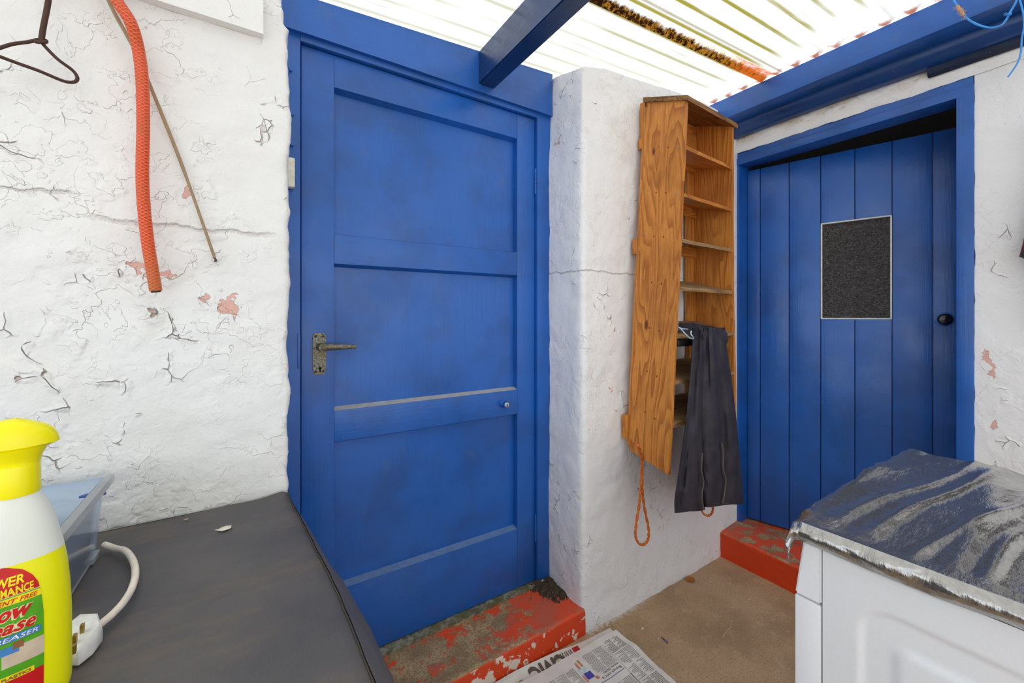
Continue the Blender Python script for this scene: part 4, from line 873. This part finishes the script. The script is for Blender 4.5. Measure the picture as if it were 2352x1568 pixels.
# black trousers thrown over the fifth shelf
def cloth_m():
    g = G('black_cloth'); n = g.noise(g.co, 420, 2); f = g.noise(g.co, 14, 4)
    c = g.mix(g.sm(f, .4, .65), (.030, .026, .035), (.045, .040, .051)); c = g.mix(g.math('MULTIPLY', g.sm(g.vor(g.co, 55), 0, .05, 1, 0), .35), c, srgb(120, 112, 112))
    h = g.math('ADD', g.math('MULTIPLY', n, .2), g.noise(g.scale((30, 30, 5)), 1, 4))
    return g.done(g.bsdf(c, .62, g.bump(h, .0025, .8), Specular_IOR_Level=.35, Sheen_Weight=.0))
M_cl = cloth_m(); fn_ = fdir.cross(Vector((0, 0, 1)))   # toward the viewer
gp = lambda x, y, off: onP(x, y, L(H)+fn_*off, fn_)
tr_ = thing('black_trousers', 'black trousers hung over a shelf of the pine rack', 'trousers', tuple(gp(1630, 1160, .02)))
LE = [(775, 1592), (800, 1590), (860, 1586), (960, 1577), (1060, 1563), (1120, 1554), (1150, 1550), (1175, 1551)]
MI = [(775, 1616), (820, 1616), (900, 1614), (1000, 1612), (1060, 1613), (1120, 1614), (1175, 1618)]
RI = [(775, 1664), (800, 1668), (860, 1678), (960, 1690), (1060, 1699), (1120, 1704), (1160, 1707), (1175, 1706)]
def leg(A, B, y1, sd, name):
    N, K = 64, 40
    mb = MB()
    def fn(u, v):
        y = lerp(752, y1, u); a = 2*math.pi*v; l, r = interp(A, y), interp(B, y); xm = (l+r)/2; w_ = (r-l)/2+1.5
        yy = y+((-4*math.cos(a*1)+3*nz(v*4, sd, 1)) if u > .95 else 0)
        c, s = math.cos(a), math.sin(a)
        fold = .010*nz(c*2.2+sd*3, y*.0022, s, 3)+.006*math.sin(c*5+y*.006+sd)*(1 if s > 0 else .3)
        crump = .0022*nz(c*6, y*.05, sd)*sstep(1000, 1120, y)*2
        dpt = .016*s+fold+crump
        return gp(xm+w_*c, yy, .024+dpt+.006*sstep(900, 790, y)-.020*sstep(786, 752, y)*(1 if s > 0 else 0))
    mb.grid(fn, N, K); o = obj(name, mb, M_cl, tr_); o.data.materials[0] = M_cl; return o
lg1 = leg(LE, MI, 1174, 1.0, 'trouser_leg'); lg2 = leg(MI, RI, 1160, 4.0, 'trouser_leg')
# seams and hems
M_seam = plain('scuffed_seam', srgb(98, 90, 78), .8)
for lg, path, r in ((lg1, [(1613, 1040), (1611, 1080), (1616, 1105), (1612, 1140), (1616, 1170)], .0028), (lg2, [(1658, 1018), (1661, 1045), (1660, 1075), (1667, 1100), (1664, 1130), (1660, 1156)], .0034)):
    mb = MB(); mb.tube(smooth_path([gp(x, y, .047) for x, y in path], 5), r, 6); obj('side_seam', mb, M_seam, lg)
# folded top lying back over the shelf
z5 = sz[4]
def topcl(u, v):
    # u: front edge up and back; v: across
    X = [(1594, 1655), (1593, 1658), (1590, 1660), (1580, 1662), (1572, 1650), (1566, 1636), (1562, 1622)]
    k = min(5, int(u*6)); t = u*6-k; l = lerp(X[k][0], X[k+1][0], t); r = lerp(X[k][1], X[k+1][1], t)
    Yd = interp([(0, .026), (.15, .036), (.3, .030), (.42, .0), (.6, -.035), (.8, -.075), (1, -.115)], u)
    zb_ = interp([(0, -.055), (.15, -.03), (.3, .004), (.42, .018), (.6, .030), (.8, .038), (1, .036)], u)
    p = gp(lerp(l, r, v), 770, 0); base = Vector((p.x, p.y, z5+zb_))+fn_*Yd
    base += (-bdir)*0+Vector((0, 0, .010*nz(v*7, u*1.5, 2)+.006*math.sin(v*17+u*2)))*(1 if u > .2 else .5)
    e = min(v, 1-v); base.z -= .020*(1-sstep(0, .10, e))*sstep(.25, .5, u); base += fn_*(-.012*(1-sstep(0, .08, e)))*(u < .35)
    return base
mb = MB(); mb.grid(topcl, 40, 48); mb.grid(lambda u, v: Vector(topcl(u, v))-Vector((0, 0, .016))-fn_*.02, 40, 12); obj('folded_waist', mb, M_cl, tr_)
mb = MB(); mb.tube(smooth_path([gp(1594, 742, .05), gp(1606, 752, .056), gp(1614, 766, .058), gp(1617, 778, .056)], 4), [.003]*4+[.006]*9, 8); obj('belt_loop', mb, M_cl, tr_)
# pale cord on the shelf
mb = MB(); cp = []
for i in range(40):
    a = i*.62; cp.append(gp(1553+5*math.cos(a), 758-i*.55, -.03+.012*math.sin(a)))
mb.tube(cp, .0024, 7); mb.tube(smooth_path([gp(1549, 748, -.02), gp(1560, 752, .0), gp(1572, 764, .012), gp(1583, 775, .03), gp(1592, 777, .05), gp(1587, 766, .05), gp(1588, 760, .045)], 5), .0026, 8)
mb.tube(smooth_path([gp(1549, 747, -.02), gp(1565, 754, -.01), gp(1580, 756, .0)], 5), .0024, 8)
tag(obj('pale_cord', mb, M_blt, origin='base'), 'pale blue coiled cord on the shelf beside the black trousers', 'cord')
# black tray under that shelf
a = L(z5-.018)+fdir*.02+bdir*.03; mb = MB(); mb.obox(a+fdir*.055+Vector((0, 0, -.014)), fdir, bdir, (0, 0, 1), .055, .035, .013, .004); tag(obj('black_holder', mb, M_black, origin='base'), 'black block-shaped holder tucked under the shelf that carries the black trousers', 'holder')
# ------------------------------------------------------------------ newspapers on the floor
def paper_m(name, col):
    g = G(name); n = g.noise(g.co, 18, 4); return g.done(g.bsdf(g.mix(g.sm(n, .4, .6), col, tuple(c*.93 for c in col)), .75, g.bump(n, .002, .5)))
M_pap = paper_m('newsprint', srgb(232, 226, 218)); M_pap2 = paper_m('newsprint_lower', srgb(222, 216, 208))
M_ink = plain('print_grey', srgb(150, 142, 136), .8); M_ink2 = plain('print_dark', srgb(84, 80, 78), .8); M_inkb = plain('print_brown', srgb(124, 108, 96), .8)
# sheet frame: a runs from the far right corner towards -X, b from it towards -Y
def mk_sheet(name, C0, ang, W_, D_, hfun, m, label):
    ea = Vector((-math.cos(ang), -math.sin(ang), 0)); eb = Vector((math.sin(ang), -math.cos(ang), 0))
    def P(a, b, off=0.0):
        q = C0+ea*a+eb*b; e = max(0, q.y-1.188); return Vector((q.x, q.y-e-(off if e else 0), hfun(a, b)+e+(0 if e else off)))
    mb = MB(); mb.grid(lambda u, v: P(u*W_, v*D_), 70, 60); mb.grid(lambda u, v: P(u*W_, v*D_, -.0012), 70, 60)
    o = obj(name, mb, m, origin=None); tag(o, label, 'newspaper'); return o, P, ea, eb
def h1(a, b):
    z = .012+.008*nz(a*5, b*5, 3)+.006*math.exp(-((b-.10)/.03)**2)*sstep(.15, 0, a); return max(.0035, z*sstep(-.0, .03, min(a+.01, b+.012)) if False else z)
C1 = onZ(1415, 1444, .014); C1.z = 0
s1, P1, ea, eb = mk_sheet('newspaper_sheet', C1, math.radians(-1.3), .80, .60, h1, M_pap, 'open newspaper sheet lying on top, on the floor below the red step')
def h2(a, b): return .0028+.001*nz(a*4, b*4, 9)+.012*sstep(.022, .0, b)*sstep(.12, .3, a)*sstep(.62, .42, a)
C2 = onZ(1401, 1441, .004); C2.z = 0
s2, P2, _, _ = mk_sheet('newspaper_sheet', C2, math.radians(-3.6), .82, .60, h2, M_pap2, 'lower newspaper sheet showing its edge between the top sheet and the red step')
def uvp(P, C, ea, eb):
    def f(x, y, z=.012): q = onZ(x, y, z)-C; return q.dot(ea), q.dot(eb)
    return f
Q1 = uvp(P1, C1, ea, eb)
def ptext(P, par, txt, a, b, w_, h, m, bold=.0):
    # text reads towards +a with its head towards +b
    vs, fs, asp = text_geo(txt, bold); mb = MB(); mb.add([P(a+x*w_, b+y*h, .0010) for x, y in vs], fs); o = obj('headline', mb, m, par, smooth=False); return o
a0, b0 = Q1(1432, 1530)   # around 'Brown exit is'
def colm(P, par, a, b, w_, d_, step=.0042, m=M_ink, seed=1, name='text_column', fill=.85):
    rnd = random.Random(seed); mb = MB(); y = 0
    while y < d_:
        x = 0; end = w_*(1 if rnd.random() < fill else rnd.uniform(.3, .9))
        while x < end-.002:
            l = min(rnd.uniform(.003, .011), end-x); th = step*.42
            mb.add([P(a+x, b+y, .0008), P(a+x+l, b+y, .0008), P(a+x+l, b+y+th, .0008), P(a+x, b+y+th, .0008)], [(0, 1, 2, 3)]); x += l+.0014
        y += step
    return tag(obj(name, mb, m, par, smooth=False), None, None, None, 'stuff')
def strip(P, par, a, b, w_, d_, m, name='printed_rule', n=12):
    mb = MB(); mb.grid(lambda u, v: P(a+u*w_, b+v*d_, .0009), n, max(2, n//2)); return obj(name, mb, m, par, smooth=False)
PT = lambda x, y: Q1(x, y)
# listings along the right edge (three narrow columns), then the article columns
for i, (aa, ww) in enumerate(((.022, .036), (.062, .036))):
    for j in range(9): colm(P1, s1, aa, .025+j*.062, ww, .054, .0052, M_ink if j % 3 else M_inkb, i*20+j, 'listing_column', .5)
strip(P1, s1, .103, .03, .0012, .5, M_ink)
for i in range(2): colm(P1, s1, .110+i*.048, .028, .044, .082, seed=60+i)
ptext(P1, s1, 'Brown exit is', .112, .128, .088, .011, M_ink2); ptext(P1, s1, 'more likely', .112, .114, .07, .010, M_ink2)
strip(P1, s1, .108, .144, .29, .0022, plain('print_violet', srgb(120, 110, 160), .8))
# small printed figure
sk = plain('print_skin', srgb(214, 140, 104), .8); pv = plain('print_purple', srgb(84, 74, 166), .8); pw = plain('print_pale', srgb(206, 222, 222), .8)
strip(P1, s1, .225, .034, .008, .03, sk, 'printed_figure'); strip(P1, s1, .240, .040, .008, .03, sk, 'printed_figure'); strip(P1, s1, .220, .064, .034, .024, pw, 'printed_figure'); strip(P1, s1, .217, .088, .030, .026, pv, 'printed_figure'); strip(P1, s1, .205, .114, .014, .013, sk, 'printed_figure'); strip(P1, s1, .250, .092, .007, .03, sk, 'printed_figure')
for i in range(3): colm(P1, s1, .262+i*.042, .050, .038, .068, seed=70+i)
ptext(P1, s1, 'for misspen', .262, .124, .085, .0115, M_ink2); ptext(P1, s1, "Won't be c", .255, .148, .105, .015, M_ink2)
for i in range(8): colm(P1, s1, .112+i*.047, .172, .043, .16, seed=90+i)
strip(P1, s1, .104, .17, .0035, .2, M_ink); strip(P1, s1, .106, .24, .005, .05, plain('print_lime', srgb(176, 190, 90), .8)); strip(P1, s1, .15, .19, .03, .03, plain('print_coral', srgb(230, 140, 110), .8), 'printed_picture'); strip(P1, s1, .135, .20, .012, .03, plain('print_sage', srgb(170, 190, 140), .8), 'printed_picture')
for i in range(1): colm(P1, s1, .392, .045, .032, .06, seed=120+i)
ptext(P1, s1, 'old bus', .392, .108, .032, .008, M_ink2); ptext(P1, s1, 'Char', .392, .119, .022, .009, M_ink2)
strip(P1, s1, .436, .03, .0022, .16, M_inkb); strip(P1, s1, .438, .03, .12, .0018, M_inkb); strip(P1, s1, .442, .035, .085, .12, plain('print_taupe', srgb(188, 170, 156), .8), 'printed_picture'); strip(P1, s1, .50, .07, .05, .05, plain('print_mauve', srgb(120, 92, 84), .8), 'printed_picture')
# lower sheet: large headline and picture
ang2 = math.radians(-3.6); ea2 = Vector((-math.cos(ang2), -math.sin(ang2), 0)); eb2 = Vector((math.sin(ang2), -math.cos(ang2), 0)); Q2 = uvp(P2, C2, ea2, eb2)
qa, qb = Q2(1290, 1496, .01); qa2, qb2 = Q2(1222, 1543, .01)
M_big = plain('print_headline', srgb(96, 84, 76), .8)
ptext(P2, s2, 'CIVIC', qa, .012, qa2-qa+.01, .050, M_big, .04)
strip(P2, s2, .270, .014, .005, .035, plain('print_lime_line', srgb(168, 190, 70), .8)); 
for k in range(6): strip(P2, s2, .205+k*.009, .010, .004 if k % 2 else .0055, .028, M_inkb)
strip(P2, s2, .17, .008, .028, .02, plain('print_red', srgb(190, 36, 40), .8), 'printed_picture')
strip(P2, s2, .44, .03, .07, .12, plain('print_face', srgb(222, 176, 156), .8), 'printed_picture'); strip(P2, s2, .425, .03, .014, .05, plain('print_hair', srgb(150, 124, 104), .8), 'printed_picture'); colm(P2, s2, .52, .04, .07, .1, .005, M_ink2, 131)

# ------------------------------------------------------------------ leaf, litter and soil
q = onZ(1585, 1331, .003); mb = MB()
def leaff(u, v):
    t = u*2-1; w_ = math.sqrt(max(0, 1-t*t))*(.7+.35*abs(math.sin(u*9)))*.021; s = (v*2-1)
    return Vector((q.x+t*.026*.8+s*w_*.5, q.y+t*.026*.3-s*w_*.9, .003+.004*s*s+.002*math.sin(u*6)))
mb.grid(leaff, 24, 8); lf_ = obj('dead_leaf', mb, plain('orange_brown_leaf', srgb(176, 104, 34), .7), origin='base'); tag(lf_, 'curled orange-brown leaf on the concrete at the foot of the pier', 'leaf')
mb = MB(); mb.tube([q+Vector((.014, .014, .001)), q+Vector((.022, .024, .002))], .0007, 6); obj('leaf_stalk', mb, plain('leaf_stalk', srgb(120, 70, 30), .7), lf_)
for (x, y, r, sd) in ((1476, 1443, .0055, 11), (1512, 1467, .003, 12), (1683, 1394, .004, 13), (1676, 1340, .0035, 14), (1722, 1376, .004, 15), (1634, 1378, .003, 16), (1742, 1430, .0032, 17), (1690, 1285, .003, 18), (1632, 1336, .0028, 19)):
    q = onZ(x, y, .001); flake(q, r, sd, 'floor_flake', M_flake, 'tiny white paint flake on the brown concrete floor', 'flake', 'paint flakes scattered on the concrete', .0012)
mb = MB(); q = onZ(1531, 1473, .002); 
for k in range(5): a = k*1.4; mb.tube([q, q+Vector((.009*math.cos(a), .009*math.sin(a), .004))], .0009, 5)
tag(obj('twine_scrap', mb, plain('blue_fibre', srgb(120, 150, 210), .8), origin='base'), 'scrap of blue fibre on the concrete right of the newspaper', 'scrap')
mb = MB(); mb.tube([onZ(1519, 1462, .003), onZ(1534, 1476, .003)], .0016, 6); tag(obj('floor_twig', mb, plain('dark_twig', srgb(74, 50, 36), .8), origin='base'), 'short dark twig on the concrete right of the newspaper', 'twig')
mb = MB(); mb.tube(smooth_path([onZ(1660, 1463, .002), onZ(1668, 1450, .003), onZ(1679, 1439, .002)], 4), .0008, 5); tag(obj('straw', mb, plain('pale_straw', srgb(206, 190, 160), .8), origin='base'), 'thin pale straw on the concrete in front of the white appliance', 'straw')
# soil heap on the step corner
mb = MB(); sx, sy, szz = 1.062, 1.372, .094
def heap(u, v):
    x = lerp(.955, 1.116, u); y = lerp(1.255, 1.425, v); k = sstep(1.0, .62, math.hypot((1.125-x)/.152, (1.435-y)/.19)+.16*nz(x*22, y*22)+.10*nz(x*70, y*70))
    return (x, y, .088+.030*k*(.6+.5*nz(x*30, y*30, 1)*.6+.4*(y-1.25)/.17)+.004*nz(x*120, y*120, 3)*k-.006*(1-k)-.01*(k < .02))
mb.grid(heap, 70, 70); rnd = random.Random(4)
for i in range(420):
    u, v = rnd.random(), rnd.random(); p = Vector(heap(u, v))
    if p.z < .094: 
        if rnd.random() > .18 or p.x+p.y < 2.33: continue
        p.z = .0965
    r = rnd.uniform(.0009, .0028); mb.lathe([(0, -r), (r, -.3*r), (r*.8, .5*r), (0, r)], p+Vector((0, 0, r*.4)), 5, ax=(rnd.random(), rnd.random(), .7))
g = G('dark_soil'); n = g.noise(g.co, 260, 3, .7); M_soil = g.done(g.bsdf(g.mix(g.sm(n, .38, .68), srgb(38, 28, 22), srgb(118, 96, 74)), .9, g.bump(n, .004, 1)))
tag(obj('soil_heap', mb, M_soil), 'crumbly dark soil heaped in the corner of the red step by the pier', 'soil', None, 'stuff')
q = onY(1247, 1335, 1.405); mb = MB(); mb.lathe([(0, -.007), (.006, -.004), (.008, .001), (.005, .006), (0, .007)], q, 12); tag(obj('pebble', mb, plain('cream_pebble', srgb(226, 204, 160), .6), origin='base'), 'small cream pebble at the foot of the right door jamb above the soil', 'pebble')

# ------------------------------------------------------------------ white appliance with bin bag
XA, Y1, Y0, ZA = .833, .346, -.24, H-.368
ap = thing('tumble_dryer', 'white boxy appliance with pressed side panel, foreground right', 'appliance', (XA+.3, .05, 0))
def enamel(name, c, r): 
    g = G(name); n = g.noise(g.co, 180, 2); return g.done(g.bsdf(g.mix(g.sm(n, .4, .6), c, tuple(x*.985 for x in c)), r, g.bump(n, .0002, .4)))
M_en = enamel('white_enamel', srgb(222, 224, 228), .35); M_en2 = enamel('white_moulded_front', srgb(228, 230, 234), .4)
def rrect(y, z, yl, yh, zl, zh, r):
    cy, cz = (yl+yh)/2, (zl+zh)/2; dy, dz = abs(y-cy)-((yh-yl)/2-r), abs(z-cz)-((zh-zl)/2-r)
    return math.hypot(max(dy, 0), max(dz, 0))+min(max(dy, dz), 0)-r
ZS = H-.402
def sidep(u, v):
    y = lerp(Y0, .3035, u); z = lerp(.03, ZS, v)
    d1_ = rrect(y, z, -.17, .252, .10, H-.462, .045); d2_ = rrect(y, z, -.12, .212, .16, H-.505, .02)
    x = XA+.004*sstep(.004, -.006, d1_)-.0045*sstep(.006, -.012, d2_)
    return (x, y, z)
mb = MB(); mb.grid(sidep, 150, 190); obj('side_panel', mb, M_en, ap)
mb = MB(); mb.box((XA+.010, Y0, .03), (1.43, .3035, ZS-.002)); mb.box((XA+.0, Y0-.001, .03), (XA+.012, Y0+.004, ZS)); obj('cabinet', mb, M_en, ap, smooth=False)
mb = MB(); mb.box((XA-.001, .3055, .03), (1.433, Y1, H-.5015), .003); obj('front_panel', mb, M_en2, ap)
mb = MB(); mb.hexa([(XA-.001, .3055, H-.4995), (1.433, .3055, H-.4995), (1.433, Y1, H-.4995), (XA-.001, Y1, H-.4995), (XA-.001, .3055, H-.378), (1.433, .3055, H-.378), (1.433, Y1-.016, H-.378), (XA-.001, Y1-.016, H-.378)], .003); obj('control_panel', mb, M_en2, ap)
mb = MB(); mb.box((XA-.002, Y0-.002, ZS+.001), (1.434, .304, ZA), .004); mb.box((XA+.004, .303, H-.377), (1.43, Y1-.018, ZA), .003); obj('worktop', mb, M_en2, ap)
for (x, y) in ((XA+.05, Y0+.05), (XA+.05, .29), (1.38, Y0+.05), (1.38, .29)):
    mb = MB(); mb.lathe([(.018, 0), (.018, .01), (.01, .012), (.01, .032)], (x, y, 0), 16); obj('foot', mb, M_black, ap)
# bin bag spread over the top
def bag_m():
    g = G('black_bin_liner'); n = g.noise(g.scale((1, 3, 1)), 36, 5, .6); n2 = g.noise(g.warp(g.co, 12, .06), 90, 4, .6)
    h = g.math('ADD', g.math('MULTIPLY', n, .8), g.math('MULTIPLY', n2, .3))
    return g.done(g.bsdf(g.mix(g.sm(n2, .4, .6), (.36, .35, .34), (.42, .41, .395)), .11, g.bump(h, .0022, .7), Metallic=.85, Specular_IOR_Level=.9))
def ridge(v): return 1-abs(v)*2
def bagz(x, y):
    w_ = nz(x*1.7+1, y*1.3+2, 4, 1); yy = y+.07*w_+.05*(x-XA)
    r1 = nz(yy*5.2, x*.8, 2, 1)*1.6; r2 = nz(yy*11, x*1.3, 7, 1)*1.6
    f = .016*math.exp(-(r1/.22)**2)*(.55+.6*nz(x*3, y*3, 9, 1))+.006*math.exp(-(r2/.22)**2)
    f += .009*nz(x*3.2, y*3.6, 1, 2)+.0007*nz(x*20, y*30, 2, 2)
    return f+.004
def bagp(u, v):
    # u across the top from the camera side (-.05 drop) to the far side, v from near end to far end
    s = lerp(-.046, .64, u); t = lerp(-.30, .44, v)
    hem = interp([(-.30, .018), (-.05, .022), (.06, .030), (.16, .038), (.24, .038), (.30, .036), (.36, .034), (.44, .03)], t)
    s = s if s > 0 else s/.046*hem
    x = XA+s; y = t; z = ZA+bagz(XA+max(0, s), min(t, .34))*sstep(-.004, .05, s)*1.0+.004
    if s < 0: q_ = min(1, -s/hem); x = XA-.006-.016*math.sin(q_*3.1)*(.7+.6*nz(t*9, 3, 0, 2))-.0015*abs(nz(t*30, s*60)); z = ZA+.006+s-.002
    elif s < .02: k = s/.02; x = XA-.006+(.026)*k; z = z-.002*(1-k)
    if t > .334:
        d = t-.334; y = .334+.012*min(1, d/.012)+.006*nz(s*20, t*20); z -= min(d, .106)*(.40 if s > .05 else .40)*interp([(0, 1), (.1, .6), (.6, .35)], max(0, s)); x -= .010*sstep(.05, -.03, s)*min(1, d/.05)
    return (x, y, z)
mb = MB(); mb.grid(bagp, 230, 250)
bg_o = obj('bin_bag', mb, bag_m(), origin='base'); tag(bg_o, 'crumpled black plastic bin bag spread over the top of the white appliance', 'bag')
so = bg_o.modifiers.new('thickness', 'SOLIDIFY'); so.thickness = .0006

# ------------------------------------------------------------------ coat at the right edge, blue twine
jk = MB()
def slv(u, v):
    a = 2*math.pi*v; y = lerp(598, 300, u); l = interp([(300, 2420), (420, 2388), (540, 2357), (568, 2351), (598, 2343)], y); w_ = interp([(300, 60), (598, 34)], y)
    c, s = math.cos(a), math.sin(a); p = onX(l+w_*(1+c), y+(6*(1+c) if u == 0 else 0)+8*c*(1-u), 2.185); return p+Vector((-.022*s, 0, 0))
jk.grid(slv, 30, 24); jk.add([slv(0, k/24) for k in range(24)], [tuple(range(24))])
cn = thing('hanging_coat', 'dark coat sleeve with red edging hanging at the right edge of the picture', 'coat', tuple(onX(2365, 600, 2.185)))
obj('sleeve', jk, plain('dark_coat_cloth', srgb(52, 52, 66), .7), cn)
mb = MB(); mb.grid(lambda u, v: onX(lerp(2400, 2700, u), lerp(760, 260, v), 2.19+.03*math.sin(u*9)), 24, 20); mb.grid(lambda u, v: onX(lerp(2400, 2700, u), lerp(760, 260, v), 2.225), 4, 4); obj('coat_body', mb, plain('dark_coat_cloth_body', srgb(48, 48, 60), .7), cn)
mb = MB(); mb.tube([slv(u/20, .5) for u in range(16)], .0022, 6); tag(obj('red_edging', mb, plain('red_edging', srgb(150, 40, 44), .7), cn), 'red edging')
M_tw = plain('blue_twine', srgb(60, 146, 226), .5)
XT = 1.95
tw = thing('blue_twine', 'bright blue twine looped in front of the beams at the upper right corner', 'twine', tuple(onX(2280, 60, XT)))
mb = MB(); mb.tube(smooth_path([onX(x, y, XT) for x, y in [(2150, -90), (2174, -40), (2190, 0), (2202, 18), (2214, 36), (2232, 50), (2255, 60), (2278, 64), (2300, 58), (2312, 44), (2320, 28), (2332, 8), (2344, -20), (2365, -70)]], 5), .0030, 8); obj('twine_loop', mb, M_tw, tw)
mb = MB(); mb.tube(smooth_path([onX(x, y, XT) for x, y in [(2335, -30), (2344, 6), (2350, 30), (2352, 60), (2347, 90), (2344, 125), (2334, 150), (2315, 177)]], 5), .0022, 8); obj('twine_tail', mb, M_tw, tw)
rnd = random.Random(2); mb = MB()
for i in range(46):
    t = rnd.random(); x, y = lerp(2200, 2214, t), lerp(16, 36, t); a = rnd.uniform(0, 6.28); l = rnd.uniform(5, 15); p = onX(x, y, XT); mb.tube([p, onX(x+l*math.cos(a), y+l*math.sin(a), XT-.006+rnd.uniform(-.01, .01))], .0004, 4)
mb.tube([onX(2199, 14, XT-.001), onX(2214, 36, XT-.001)], .0040, 8)
tag(obj('frayed_binding', mb, plain('tan_fibres', srgb(206, 160, 120), .8), tw), 'frayed tan binding')
mb = MB()
for i in range(24):
    a = rnd.uniform(2.2, 4.6); l = rnd.uniform(4, 14); x, y = 2318, 34; mb.tube([onX(x, y, XT), onX(x+l*math.cos(a), y-l*math.sin(a)*.6, XT-.005)], .0006, 4)
mb.lathe([(0, -.005), (.005, -.003), (.006, .002), (0, .006)], onX(2318, 33, XT), 10); obj('twine_knot', mb, M_tw, tw)
for o in bpy.data.objects:
    if '_w' in o: del o['_w']
